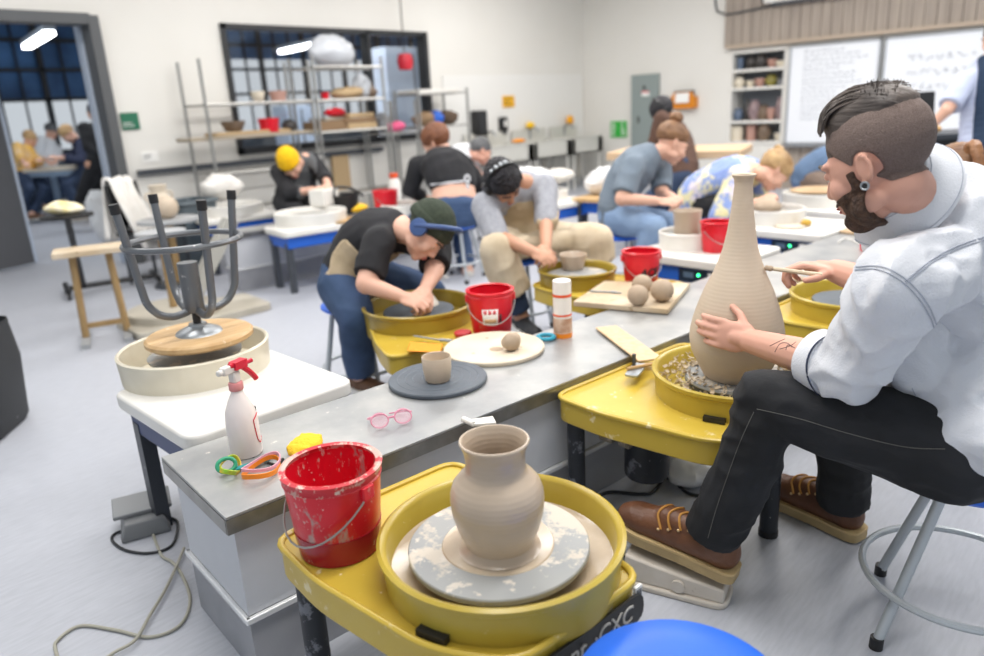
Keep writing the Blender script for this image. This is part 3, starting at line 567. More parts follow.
# ---------------------------------------------------------------- pedals, cords, bags on the floor
r = thing('foot_pedal', 'beige foot pedal under the man’s brown boot', 'pedal', V((1.572, .855, 0)), math.atan2(.245, -.065)-PI/2)
MB().prism(rpoly([(-.062, -.15), (.062, -.15), (.062, .15), (-.062, .15)], .04), 0, .018).obj('base', BEIGEP, r, bevel=.005)
MB().rings([[V((x, y, z)) for x, z in ((-.052, .016), (.052, .016), (.052, h), (-.052, h))] for y, h in ((-.14, .058), (-.05, .068), (.05, .082), (.13, .096))]).obj('treadle', BEIGEP, r, bevel=.006)
m = MB(); 
for s in (-1, 1): m.cyl((s*.05, -.02, .04), (s*.06, -.02, .04), .018)
m.obj('hinge', BEIGEP, r)
r = thing('foot_pedal', 'dark grey foot pedal on the floor left of the island end', 'pedal', at(146, 525, 0), -.35); GP = M('grey pedal', '77797b', .5)
MB().rings([[V((x*s, y*s, z)) for x, y in ((-.075, -.09), (.075, -.09), (.075, .09), (-.075, .09))] for s, z in ((1, 0), (1, .015), (.8, .055))]).obj('base', GP, r, bevel=.006)
MB().box((0, .02, .075), (.18, .1, .016), Matrix.Rotation(.25, 3, 'X')).obj('treadle', M('grey treadle', '8a8c8e', .5), r, bevel=.004); MB().box((0, .01, .055), (.1, .07, .03)).obj('block', GP, r)
def cord(label, pts, mat, r=.0045, cat='cord'):
    return one(MB().tube(spl(pts, 8), r, 8), 'power_cord', mat, label, cat)
F_ = .005
cord('beige cord looping over the floor at lower left', [at(*p, F_) for p in ((148, 520), (155, 540), (162, 556), (172, 562), (182, 575), (190, 600), (180, 625), (150, 637), (115, 630), (80, 626), (58, 640), (56, 652), (70, 690))], CORDG)
cord('second beige cord crossing the first on the floor', [at(*p, F_+.009) for p in ((184, 548), (176, 567), (165, 590), (150, 615), (135, 640), (115, 652), (95, 665))], CORDG)
cord('black cord looped beside the dark grey foot pedal', [at(*p, F_) for p in ((172, 518), (178, 524), (172, 545), (150, 553), (125, 550), (112, 540), (116, 533), (128, 530))], CORDB)
cord('black cord on the floor under the man’s yellow wheel', [at(*p, F_) for p in ((672, 462), (655, 490), (640, 494), (610, 492), (590, 500), (570, 508))], CORDB, .006)
cord('black cable hanging below the man’s wheel to the floor', [V((1.83, 1.15, .37)), V((1.86, 1.17, .15)), at(668, 478, .01), at(690, 494, F_), at(720, 496, F_)], CORDB, .006)
cord('dark green cord from the beige pedal to the nearest wheel', [at(*p, F_) for p in ((640, 562), (622, 556), (616, 570), (632, 582), (638, 598), (628, 612), (610, 618))], M('dark green cord', '2a5a55', .5), .004)
def bag(label, loc, r, mat=BAG, seed=0, name='plastic_bag', cat='bag', amp=.35, rz=0, group=None):
    me = MB().ell((0, 0, r[2]*.9), r, n=40, m=26).mesh()
    for v in me.vertices:
        k = noise.noise(v.co*(1.1/r[0])+V((seed, 2, 1)))*.6+abs(noise.noise(v.co*(3/r[0])+V((seed, 5, 1))))*.5-.15
        v.co *= 1+k*amp; v.co.z = max(v.co.z, .0)
    o = link(me, name, mat); o.location = loc; o.rotation_euler = (0, 0, rz); return tag(o, label, cat, group)
bag('white plastic bag of clay on the floor under the man’s wheel', at(690, 478, 0), (.13, .1, .06), seed=3); bag('second white bag of clay behind the first under the man’s wheel', at(722, 462, 0), (.15, .1, .12), seed=8)
# black tote at the left edge
me = MB().rings([[V((x*s, y*s, z)) for x, y in rpoly([(-.2, -.12), (.2, -.12), (.2, .12), (-.2, .12)], .08)] for s, z in ((.7, 0), (.85, .02), (1, .2), (.93, .33), (.88, .33), (.9, .2), (.7, .03))]).mesh(); wrinkle(me, .02, 7)
o = link(me, 'tote_bag', M('black bag cloth', '26282b', .6, splat=(25, '8b8d90', .68)), None); o.scale = (1.15, 1.15, 1.5); o.location = at(-12, 432, .0); o.rotation_euler = (0, 0, .9); tag(o, 'black tote bag at the left edge, spotted with clay', 'bag')
# ---------------------------------------------------------------- people
def skin(c, n): return M('skin '+n, c, .5, var=(9, c, .2), spec=.35)
SKP = skin('dcae98', 'fair'); SKT = skin('c6957a', 'tan'); SKR = skin('d3a08c', 'ruddy'); SKD = skin('a8734f', 'brown')
def hand(m, w, d, n, left, curl=(.5, .55, .6, .65), s=1.0, thumb=.45, spread=.1, fr=.0085):
    d = V(d).normalized(); n = V(n); n = (n-d*n.dot(d)).normalized(); t = d.cross(n)*(-1 if left else 1); w = V(w)
    R = Matrix((t, d, n)).transposed()
    m.ell(w+d*.047*s, (.041*s, .052*s, .0145*s), R); m.ell(w+d*.06*s+t*.012*s, (.028*s, .035*s, .014*s), R); m.rcone(w-d*.01, w+d*.04*s, .026*s, .022*s)
    m.ell(w+d*.028*s+t*.026*s+n*.008*s, (.017*s, .028*s, .014*s), R)
    for i, (b, o, L_) in enumerate(((.086, .032, .073), (.09, .0105, .081), (.086, -.0105, .075), (.078, -.031, .059))):
        p = w+d*(b-.012)*s+t*o*s; sp = spread*(1.5-i)/1.5; dr = (d*math.cos(sp)+t*math.sin(sp)).normalized(); ax = n
        c = curl[i]; r0 = fr*s*(1.03, 1.06, 1.0, .9)[i]; q = p+dr*.012*s
        m.rcone(p, q, r0, r0, 10)
        for k, fl, ca in ((0, .46, .7), (1, .31, 1.25), (2, .25, .8)):
            a = c*ca; nn = (ax-dr*ax.dot(dr)).normalized(); ndr = (dr*math.cos(a)+nn*math.sin(a)).normalized(); ax = (nn*math.cos(a)-dr*math.sin(a)).normalized(); dr = ndr
            e = q+dr*L_*fl*s; m.rcone(q, e, r0*(1, .95, .88)[k], r0*(.95, .88, .78)[k], 10); q = e
    p = w+d*.022*s+t*.028*s+n*.006*s; dr = (d*(.45+.3*thumb)+t*(.85-.5*thumb)+n*(.1+.6*thumb)).normalized()
    e = p+dr*.042*s; m.rcone(p, e, .0125*s, .0105*s, 10); dr = (dr*.8+d*.45).normalized(); f = e+dr*.034*s; m.rcone(e, f, .0105*s, .0085*s, 10)
def add_head(m, H, Hm, s, N, nr=.052):
    def L(x, y, z): return H+Hm @ V((x*s, y*s, z*s))
    def e(c, r, R=None): m.ell(L(*c), tuple(k*s for k in r), Hm @ R if R else Hm, 20, 13)
    e((0, -.015, .035), (.076, .097, .086)); e((0, .02, .0), (.068, .074, .075)); e((0, .035, -.045), (.055, .052, .066)); e((0, .068, -.094), (.024, .02, .02))
    for q in (-1, 1):
        e((q*.03, .078, .022), (.026, .012, .009)); e((q*.036, .062, -.03), (.027, .026, .028)); e((q*.046, .02, -.07), (.018, .035, .022)); e((q*.031, .073, .001), (.0155, .014, .0125))
        e((q*.075, -.008, -.014), (.006, .016, .027), Matrix.Rotation(q*.25, 3, 'Z')); e((q*.074, .001, -.041), (.006, .009, .010)); RE = Hm @ Matrix.Rotation(q*.42, 3, 'Z') @ Matrix.Rotation(PI/2, 3, 'Y') @ Matrix.Rotation(PI if q < 0 else 0, 3, 'X'); m.torus(L(q*.0805, -.0105, -.010), .0185*s, .0042*s, Hm @ Matrix.Rotation(q*.42, 3, 'Z') @ Matrix(((0, 0, 1), (-.88, 0, 0), (0, 1.3, 0))), n=22, k=7, a0=-1.1, a1=PI+.5); e((q*.01, .094, -.036), (.0095, .011, .008))
    m.rcone(L(0, .086, .012), L(0, .105, -.03), .0095*s, .0125*s, 12); e((0, .105, -.033), (.0115, .010, .009)); e((0, .09, -.06), (.022, .011, .0065)); e((0, .087, -.073), (.02, .011, .0075))
    c = L(0, -.022, -.06); m.rcone(c, N, nr*s, nr*1.08*s, 18)
def face_parts(root, O, H, Hm, s, hairmat, lips='b8665f', brow=True):
    def L(x, y, z): return H-O+Hm @ V((x*s, y*s, z*s))
    for q in (-1, 1):
        e = MB().ell(L(q*.031, .0785, .001), (.0112*s,)*3, Hm).obj('eye', M('eye white', 'ece8e2', .2), root)
        MB().ell(L(q*.031, .0872, -.001), (.0052*s, .0035*s, .0052*s), Hm).obj('iris', M('dark iris', '2e2219', .2), e)
        MB().ell(L(q*.031, .0795, .0035), (.0138*s, .0125*s, .0100*s), Hm).obj('eyelid', root.data.materials[0], e)
        if brow: MB().tube([L(q*.012, .0955, .0225), L(q*.03, .0945, .0285), L(q*.05, .078, .023)], .0042*s, 6).obj('eyebrow', hairmat, root)
    MB().ell(L(0, .0975, -.0625), (.02*s, .0055*s, .0045*s), Hm).ell(L(0, .0955, -.0705), (.017*s, .0055*s, .0048*s), Hm).obj('lips', M('lips '+lips, lips, .45), root)
def sstep(a, b, x): t = min(1, max(0, (x-a)/(b-a))); return t*t*(3-2*t)
def hairmesh(H, Hm, s, keep, r=(.083, .103, .094), c=(0, -.018, .036), amp=.05, freq=9, seed=0, nu=72, nv=44, low=.84, comb='long'):
    """hair grown as a layer over the skull: keep(p)>0 where hair grows (head coordinates in metres)"""
    R = []
    for i in range(nv):
        t = PI*(i+.02)/(nv-.96); rg = []
        for j in range(nu):
            f = 2*PI*j/nu; d = V((math.sin(t)*math.cos(f), math.sin(t)*math.sin(f), -math.cos(t)))
            p = V((d.x*r[0], d.y*r[1], d.z*r[2]))
            k = sstep(-.012, .012, keep(p+V(c)))
            if comb == 'back': q = noise.noise(V((d.x*freq, d.y*1.3+seed, d.z*freq*.35)))
            elif comb == 'around': q = noise.noise(V((f*2+seed, 0, 0)))*.3+noise.noise(V((math.cos(f)*freq*.5, math.sin(f)*freq*.5+seed, d.z*1.2)))
            else: q = noise.noise(d*freq+V((seed, 0, 0)))
            rg.append(H+Hm @ ((V(c)+p*(low+(1-low)*k)*(1+amp*q*k))*s))
        R.append(rg)
    return MB().rings(R)
def HM(name, c, c2): return M('hair '+name, c, .55, var=(14, c2, .9, (1, 1, 1)), bump=(70, .5, (1, .15, 1)))
HBLK = HM('black', '17151a', '2c2a30'); HBRN = HM('brown', '6b4a33', '8f6a48'); HBLD = HM('blonde', '9c7a52', 'c9a878'); HDRK = HM('dark brown', '37291f', '5a4636'); HGRY = HM('grey', '4a4b4d', '6d6e70'); HRED = HM('auburn', '6a3f28', '8d5a3c')
KN = lambda n, c, c2: M(n, c, .9, var=(60, c2, .8), bump=(160, .5))
def ik(a, b, l1, l2, pole):
    d = b-a; L_ = d.length
    if L_ > (l1+l2)*.995: k = L_/((l1+l2)*.995); l1 *= k; l2 *= k
    u = d.normalized(); x = (l1*l1-l2*l2+L_*L_)/(2*L_); h = math.sqrt(max(0, l1*l1-x*x)); p = V(pole)-u*V(pole).dot(u)
    return a+u*x+p.normalized()*h
def cloth(root, O, name, mat, build, vox=.009, wr=(.006, 9), it=3, seed=0, st=(1, 1, 1)):
    m = MB(); build(m); me = fuse(m, vox, it)
    if wr: wrinkle(me, wr[0], wr[1], seed, st)
    for v in me.vertices: v.co -= O
    return link(me, name, mat, root)
class Person: pass
def person(label, P, N, H, face, up, yp, ys, wr, kn, an, sk=SKP, s=1.0, bw=1.0, el=None, pole=None, sh=None, hd=None, hn=None, curl=.55, vox=.0065, hs=1.0, toe=None, mid=None, shw=.172, group=None, hairmat=HBRN, cat='person', spread=.1, armr=(.055, .044, .041, .028), fr=.0085, nr=.052, footr=.034):
    q = Person(); q.P, q.N, q.H = V(P), V(N), V(H); q.s = s; q.bw = bw
    lat = lambda a: V((-math.sin(math.radians(a)), math.cos(math.radians(a)), 0)); fw = lambda a: V((math.cos(math.radians(a)), math.sin(math.radians(a)), 0))
    q.lp, q.ls = lat(yp), lat(ys); q.fp, q.fs = fw(yp), fw(ys)
    q.mid = V(mid) if mid is not None else (q.P+q.N)/2-q.fs*.05*s+V((0, 0, .03))
    ax = (q.N-q.mid).normalized(); q.ls = (q.ls-ax*q.ls.dot(ax)).normalized()
    q.sh = [V(x) for x in sh] if sh else [q.N-ax*.055*s+q.ls*shw*s*bw, q.N-ax*.055*s-q.ls*shw*s*bw]
    q.wr = [V(x) for x in wr]; q.an = [V(x) for x in an]; q.hip = [q.P+q.lp*.095*s*bw-V((0, 0, .02)), q.P-q.lp*.095*s*bw-V((0, 0, .02))]
    q.el = []; q.kn = []
    for i, g in ((0, 1), (1, -1)):
        po = pole[i] if pole else (V((0, 0, -1))+q.ls*.6*g-q.fs*.3)
        q.el.append(V(el[i]) if el and el[i] is not None else ik(q.sh[i], q.wr[i], .285*s, .25*s, po))
        k = kn[i] if kn and kn[i] is not None else None
        q.kn.append(V(k) if k is not None else ik(q.hip[i], q.an[i], .43*s, .42*s, q.fp+q.lp*.3*g+V((0, 0, .6))))
    q.toe = [V(x) for x in toe] if toe else [q.an[i]+(q.fp+q.lp*.25*g).normalized()*.17*s+V((0, 0, -.045)) for i, g in ((0, 1), (1, -1))]
    q.Hm = frame(face, V(up)); q.hs = hs*s
    def spine(t):
        a, b, c = q.P, q.mid*2-(q.P+q.N)*.5, q.N; return a*(1-t)**2+b*2*t*(1-t)+c*t*t
    q.spine = spine
    def torso(m, g=0, t0=-.08, t1=1.0, dep_=1.0, hem_ext=False):
        T_ = [(-.08, .15, .105), (.1, .158, .112), (.28, .142, .105), (.45, .14, .104), (.62, .152, .11), (.78, .158, .108), (.9, .13, .085), (1.0, .075, .062)]
        T_ = [T_[0]]+[tuple(T_[i][k]*(1-f)+T_[i+1][k]*f for k in range(3)) for i in range(len(T_)-1) for f in (.34, .67, 1)]
        if hem_ext and g: T_ = [(-.28, .17, .13), (-.2, .165, .125), (-.14, .16, .118)]+T_
        for i, (t, rx, ry) in enumerate(T_):
            if t < t0-.01 or t > t1+.01: continue
            c = spine(t); az = (spine(t+.05)-spine(t-.05)).normalized(); l = q.lp.lerp(q.ls, max(0, min(1, t))); l = (l-az*l.dot(az)).normalized(); R = Matrix((l, az.cross(l), az)).transposed()
            m.ell(c, (rx*s*bw+g, ry*s*bw*dep_+g, .085*s+g*.5), R)
        for i in (0, 1):
            if t1 >= .9: m.rcone(spine(.9), q.sh[i], .06*s+g*.7, .052*s+g)
    q.torso = torso
    def arm(m, i, g=0, to=2.0, r=armr):
        a, b, c = q.sh[i], q.el[i], q.wr[i]
        if to <= 1: e = a.lerp(b, to); m.rcone(a, e, r[0]*s+g, (r[0]+(r[1]-r[0])*to)*s+g*1.3, ca=1, cb=0)
        else: m.rcone(a, b, r[0]*s+g, r[1]*s+g); e = b.lerp(c, to-1); m.rcone(b, e, r[2]*s+g, (r[2]+(r[3]-r[2])*(to-1))*s+g*1.2, cb=1 if to >= 2 else 0)
    q.arm = arm
    def leg(m, i, g=0, to=2.0):
        a, b, c = q.hip[i], q.kn[i], q.an[i]
        m.rcone(a, b, .088*s*bw+g, .06*s+g)
        e = b.lerp(c, to-1); cf = b.lerp(c, .35)-q.fp*.012; m.rcone(b, cf, .058*s+g, .056*s+g); m.rcone(cf, e, .056*s+g, (.042 if to > 1.8 else .05)*s+g*1.4, cb=1 if to >= 2 else 0)
    q.leg = leg
    m = MB(); torso(m); add_head(m, q.H, q.Hm, q.hs, q.N, nr)
    for i in (0, 1):
        arm(m, i); leg(m, i)
        d = hd[i] if hd and hd[i] is not None else (q.wr[i]-q.el[i]); n = hn[i] if hn and hn[i] is not None else (V((0, 0, -1))+q.ls*(-.5 if i == 0 else .5))
        cu = curl[i] if isinstance(curl, (tuple, list)) else curl; cu = cu if isinstance(cu, (tuple, list)) else (cu, cu*1.05, cu*1.15, cu*1.25)
        hand(m, q.wr[i], d, n, i == 0, cu, s, spread=spread, fr=fr)
        f = q.toe[i]-q.an[i]; m.rcone(q.an[i]+V((0, 0, -.02)), q.toe[i], footr*s, footr*.76*s)
    me = fuse(m, vox, 3)
    q.O = V((q.P.x, q.P.y, 0)); q.body_me = me
    for v in me.vertices: v.co -= q.O
    q.root = link(me, 'person', sk); q.root.location = q.O; tag(q.root, label, cat, group)
    if hairmat: face_parts(q.root, q.O, q.H, q.Hm, q.hs, hairmat)
    return q
def top(q, mat, g=.014, sl=.62, name='shirt', hem=-.08, neck=.93, vox=.0085, wr=(.007, 8), seed=0):
    def b(m):
        q.torso(m, g, hem, neck); [q.arm(m, i, g, sl) for i in (0, 1)]
    return cloth(q.root, q.O, name, mat, b, vox, wr, seed=seed)
def trousers(q, mat, g=.013, to=1.92, name='trousers', vox=.0095, wr=(.006, 8), seed=3):
    def b(m):
        q.torso(m, g, -.08, .1); [q.leg(m, i, g, to) for i in (0, 1)]
    return cloth(q.root, q.O, name, mat, b, vox, wr, seed=seed)
def shoes(q, mat, sole=None):
    for i in (0, 1):
        a, t = q.an[i], q.toe[i]; d = (t-a); d.z = 0; d.normalize(); z0 = min(a.z-.07, t.z-.02); m = MB()
        h = V((a.x, a.y, z0+.045))-d*.045; R = frame(d)
        m.ell(h, (.036, .045, .045), R); m.ell(V((t.x, t.y, z0+.036)), (.044, .06, .036), R); m.rcone(h, V((t.x, t.y, z0+.04)), .04, .034); m.rcone(a-V((0, 0, .03)), a+V((0, 0, .015)), .043, .042, cb=0)
        me = fuse(m, .007, 3)
        for v in me.vertices: v.co.z = max(v.co.z, z0+.006); v.co -= q.O
        sh_ = link(me, 'shoe', mat, q.root)
        MB().prism(rpoly([(-.042, -.09), (.042, -.09), (.05, .2), (-.05, .2)], .05), z0-.002, z0+.02, (h+d*.05-V((0, 0, h.z)))-q.O, R).obj('sole', sole or WHITEP, sh_)
def hairobj(q, mat, keep, name='hair', **k):
    mb = hairmesh(q.H-q.O, q.Hm, q.hs, keep, **k); return mb.obj(name, mat, q.root)
def loc(q, x, y, z): return q.H-q.O+q.Hm @ (V((x, y, z))*q.hs)
def bun(q, mat, c, r, name='hair_bun', seed=1, amp=.16):
    me = MB().ell((0, 0, 0), r, q.Hm, 30, 20).mesh()
    for v in me.vertices: v.co = v.co*(1+amp*noise.noise(v.co*45+V((seed, 0, 0))))+loc(q, *c)
    return link(me, name, mat, q.root)
def apron(q, shirt, pants, mat, top_t=.8, skirt=.75, strap=True):
    ax = (q.N-q.P).normalized(); L_ = (q.N-q.P).length; Po = q.P-q.O
    def c1(p, n):
        t = (p-Po).dot(ax)/L_; w = (p-Po); l = abs(w.dot(q.ls)); return n.dot((q.fs-ax*ax.dot(q.fs)).normalized()) > (-.35 if t < .6 else .0) and -.3 < t < top_t and l < (.2 if t < .6 else .115)*q.bw
    shell(shirt.data, c1, .006, 'apron', mat, q.root)
    def c2(p, n):
        d = min((p-(q.hip[i]-q.O)).length for i in (0, 1)); k = min((p-(q.kn[i]-q.O)).length for i in (0, 1)); top_ = n.dot(V((0, 0, 1))*.8+q.fp*.5) > .0
        zk = min(q.kn[0].z, q.kn[1].z); return (top_ and (p-Po).dot(q.fp) > 0.02 and p.z > zk-skirt*.3)
    if pants: shell(pants.data, c2, .012, 'apron_skirt', mat, q.root)
    if strap:
        m = MB()
        for g in (-1, 1):
            pts = [q.spine(.72)+q.fs*.10*q.s+q.ls*g*.085*q.s, q.spine(.95)+q.ls*g*.075*q.s+q.fs*.06+ax*.035, q.N+q.ls*g*.06*q.s-q.fs*.05+ax*.03, q.N-q.fs*.075*q.s]; m.tube([p-q.O for p in spl(pts, 5)], .009, 6)
        m.obj('apron_strap', mat, q.root)
def beanie(q, mat, tilt=.35, d=-.02, fold=True, r=(.089, .108, .104)):
    nrm = V((0, -math.sin(tilt), math.cos(tilt))); kp = lambda p: p.dot(nrm)-d-.02
    hairobj(q, mat, kp, 'beanie', r=r, c=(0, -.016, .04), amp=.02, freq=4)
    if fold:
        kf = lambda p: min(p.dot(nrm)-d-.018, .05+d-p.dot(nrm)+.018)
        hairobj(q, mat, kf, 'beanie_fold', r=tuple(x+.006 for x in r), c=(0, -.016, .04), amp=.015, freq=5, low=.86)
def headphones(q, mat, tilt=.0, R_=.098):
    m = MB(); Rt = Matrix.Rotation(tilt, 3, 'X'); pts = []
    for i in range(21):
        t = -.15+(PI+.3)*i/20; pts.append(loc(q, *(Rt @ V((R_*math.cos(t), -.01, .0+(R_+.045)*math.sin(t))))))
    o = MB().tube(pts, .011*q.hs, 8).obj('headphone_band', mat, q.root)
    for g in (-1, 1):
        c = loc(q, g*.088, -.008, -.004); ax = (q.Hm @ V((g, 0, 0)))
        MB().lathe([(.001, -.01), (.036, -.01), (.04, 0), (.036, .018), (.02, .022), (.001, .022)], c, 24, ax).obj('ear_cup', mat, q.root)
cap = lambda a=-.02, b=.55: (lambda p: p.z-a-b*p.y-.0)      # hair cap: high at the brow, low at the nape
JEAN = M('blue denim', '41567a', .9, var=(7, '304562', .9), bump=(200, .3)); JEANL = M('pale denim', '8ba3c2', .9, var=(7, '768fb2', .8), bump=(200, .3)); JEAND = M('dark denim', '26344d', .9, var=(8, '33445f', .8))
BLKC = M('black cotton', '1e1e21', .9, var=(8, '2b2b2f', .7)); GREYC = M('grey cotton', '8e9299', .9, var=(8, '80848c', .7)); HGREY = M('heather grey cotton', 'a5a7ae', .9, var=(40, '93959d', .8)); APR = M('tan canvas apron', 'c3b093', .9, var=(8, 'a99779', .8), bump=(150, .3)); CREAM = M('cream canvas', 'd8c9b0', .9, var=(8, 'c6b497', .9), bump=(150, .3))
BLUEG = M('blue grey tee', '75818d', .9, var=(8, '667381', .7)); BRN = M('brown shirt', '5b4236', .9, var=(8, '4c362c', .7)); WHT = M('white cotton', 'dedfe2', .9, var=(8, 'cfd1d6', .6)); SHOEB = M('brown leather shoe', '6b4a33', .6); SHOEW = M('pale trainer', 'c9c5bf', .7); DEN = M('denim shirt', '5f7592', .9, var=(7, '526884', .8))
# green beanie potter
q = person('person in dark green beanie with blue headphones, black tee and tan apron', dep(354, 277, 3.36), dep(394, 228, 3.24), dep(426, 231, 3.10), (.08, -.55, -.83), (.55, -.5, .6), -75, -68, (dep(426, 288, 3.08), dep(400, 296, 2.98)), (V((2.24, 2.55, .47)), dep(357, 318, 3.14)), (V((2.27, 2.64, .09)), dep(361, 377, 3.38)), SKP, s=1.0, hairmat=HDRK,
    sh=(dep(436, 247, 3.28), dep(379, 243, 3.10)), el=(dep(434, 272, 3.17), dep(366, 284, 3.02)), hd=(V((-.3, -.3, -.3)), None), curl=.75, hn=(V((-.3, .3, -.6)), V((.3, .2, -.8))))
t = top(q, BLKC, .018, .8); p = trousers(q, JEAN, .02, 1.9); apron(q, t, None, APR); shoes(q, SHOEB)
beanie(q, KN('dark green knit', '3b4436', '2d352a'), tilt=.25, d=-.005); headphones(q, M('blue headphones', '3d5688', .45), tilt=-.6, R_=.104)
# tan apron potter with black headphones
q = person('person with black hair and silver-trimmed headphones, grey shirt and tan apron, shaping a bowl', dep(520, 240, 4.2), dep(522, 186, 3.98), dep(503, 183, 3.84), (.0, -.62, -.78), (-.55, -.6, .55), -105, -112, (dep(546, 246, 3.68), dep(533, 252, 3.62)), (dep(596, 240, 3.95), dep(497, 250, 3.72)), (dep(600, 300, 4.1), dep(522, 318, 3.85)), SKT, hairmat=HBLK,
    sh=(dep(545, 187, 3.98), dep(484, 206, 3.86)), el=(dep(546, 220, 3.86), dep(497, 236, 3.76)), curl=.8)
t = top(q, HGREY, .018, 1.02); p = trousers(q, JEAND, .016, 1.9); apron(q, t, None, APR, top_t=.86)
def sk(m):
    for i in (0, 1): m.rcone(q.hip[i], q.kn[i], .125, .09); e_ = q.kn[i].lerp(q.an[i], .62 if i else .3); m.rcone(q.kn[i], e_, .09, .10, cb=0)
    for f in (.25, .5, .75): a_, b2 = q.hip[0].lerp(q.kn[0], f), q.hip[1].lerp(q.kn[1], f); m.rcone(a_, b2, .08-.03*f, .08-.03*f)
cloth(q.root, q.O, 'apron_skirt', CREAM, sk, .009, (.012, 7), seed=9); shoes(q, M('dark trainer', '2a2c30', .7)); hairobj(q, HBLK, lambda p: p.z+.005-.5*p.y, amp=.12, freq=12, r=(.09, .11, .1)); headphones(q, M('black headphones', '17181a', .3), tilt=.15, R_=.1)
m = MB(); [m.ell(loc(q, .09*math.cos(a), -.018-.02, .142*math.sin(a)+.012), (.012, .012, .006), q.Hm) for a in (.9, 1.2, 1.5, 1.8)]; m.obj('band_trim', CHROME, q.root)
# girl with a bun
q = person('person with brown hair bun in blue grey tee and pale jeans at a white wheel', dep(618, 214, 4.75), dep(650, 156, 4.66), dep(672, 143, 4.6), (.66, -.55, -.55), (.45, -.2, .9), -50, -52, (dep(672, 197, 4.52), dep(656, 201, 4.4)), (dep(668, 224, 4.75), dep(654, 227, 4.42)), (V((4.1, 2.55, .09)), V((3.82, 2.4, .09))), SKP, hairmat=HBRN, s=1.02,
    sh=(dep(660, 166, 4.82), dep(632, 168, 4.5)), el=(dep(662, 194, 4.72), dep(622, 199, 4.44)), curl=.8)
top(q, BLUEG, .02, .85, neck=.97); trousers(q, JEANL, .018, 1.9); shoes(q, SHOEW); hairobj(q, HBRN, lambda p: p.z+.0-.35*p.y-.006, amp=.05, freq=10, comb='back', r=(.084, .106, .094)); bun(q, HBRN, (0, -.05, .145), (.042, .042, .036)); MB().torus(loc(q, 0, -.045, .122), .026, .007, q.Hm).obj('hair_tie', HRED, q.root)
# the one behind the bun girl
q = person('person with black hair and headphones in a brown shirt, leaning on the wooden bench', dep(684, 176, 6.4), dep(664, 124, 6.6), dep(662, 112, 6.58), (-.55, .5, -.6), (-.2, .2, .9), 120, 125, (dep(636, 150, 6.75), dep(650, 152, 6.6)), None, (dep(676, 232, 6.6), dep(700, 232, 6.4)), SKD, hairmat=HBLK, vox=.008, curl=.5)
top(q, BRN, .02, 1.6); trousers(q, JEAND, .015, 1.9); shoes(q, SHOEB); hairobj(q, HBLK, lambda p: p.z+.03-.5*p.y, amp=.1, freq=12, r=(.09, .11, .1)); headphones(q, MC['black headphones'], 0)
stool('blue topped stool under the person in the brown shirt', V((q.P.x, q.P.y, 0)), .4, h=.46)
# blonde in the pastel sweater
SWT = M('pastel patchwork knit', '8fa3d6', .95, splat=[(5.5, 'e9dfae', .50), (4.6, 'ded4dd', .56), (6.7, '5f78b8', .62)], bump=(140, .5))
q = person('person with tied blonde hair in blue and yellow sweater bent over a white wheel', dep(697, 198, 5.4), dep(754, 172, 5.05), dep(774, 171, 4.92), (.35, -.45, -.85), (.75, -.55, .35), -46, -46, (dep(768, 205, 4.95), dep(758, 202, 4.84)), (dep(755, 206, 5.25), dep(735, 207, 4.98)), (V((5.0, 2.5, .09)), V((4.75, 2.2, .09))), SKP, hairmat=HBLD, vox=.0075, curl=.7, sh=(dep(758, 173, 5.2), dep(738, 178, 4.92)), s=1.05)
top(q, SWT, .026, 1.75, 'sweater'); trousers(q, BLKC, .02, 1.9); shoes(q, SHOEW); hairobj(q, HBLD, lambda p: p.z+.012-.45*p.y, amp=.08, freq=11, comb='back', r=(.088, .11, .098)); bun(q, HBLD, (0, -.085, .1), (.035, .04, .03), seed=4, amp=.3)
# black sweater from behind
q = person('person seen from behind in black sweater and jeans, white apron string', dep(455, 212, 5.6), dep(441, 158, 5.72), dep(436, 142, 5.78), (-.25, .8, -.45), (-.15, .25, .95), 75, 80, (dep(424, 197, 6.02), dep(455, 195, 6.1)), None, (dep(440, 275, 5.9), dep(468, 272, 5.95)), SKP, hairmat=HRED, s=1.12, bw=1.12, vox=.008, sh=(dep(418, 166, 5.72), dep(464, 166, 5.66)), el=(dep(410, 190, 5.8), dep(482, 188, 5.85)))
def cro(m):
    q.torso(m, .022, .45, .93); [q.arm(m, i, .016, 1.8) for i in (0, 1)]
cloth(q.root, q.O, 'sweater', BLKC, cro, .0085); trousers(q, JEAN, .018, 1.9); shoes(q, SHOEW); hairobj(q, HRED, lambda p: p.z+.03-.5*p.y, amp=.07, freq=10, comb='back', r=(.088, .108, .098)); bun(q, HRED, (0, -.10, .04), (.03, .03, .03))
c = q.spine(.48); m = MB(); pts = [c+q.lp*(.185*math.cos(a))+q.fp*(.145*math.sin(a))+V((0, 0, -.015*math.sin(a))) for a in [2*PI*i/28 for i in range(28)]]; m.tube([p-q.O for p in pts], .009, 6, closed=True); k = c-q.fp*.15-q.O
m.torus(k+q.lp*-.05+V((0, 0, .03)), .025, .007, Matrix.Rotation(PI/2, 3, 'X')).tube([k-q.lp*.05, k-q.lp*.06+V((0, 0, -.06))], .008, 6).tube([k-q.lp*.05, k-q.lp*.03+V((0, 0, -.07))], .008, 6); m.obj('apron_string', WHT, q.root)
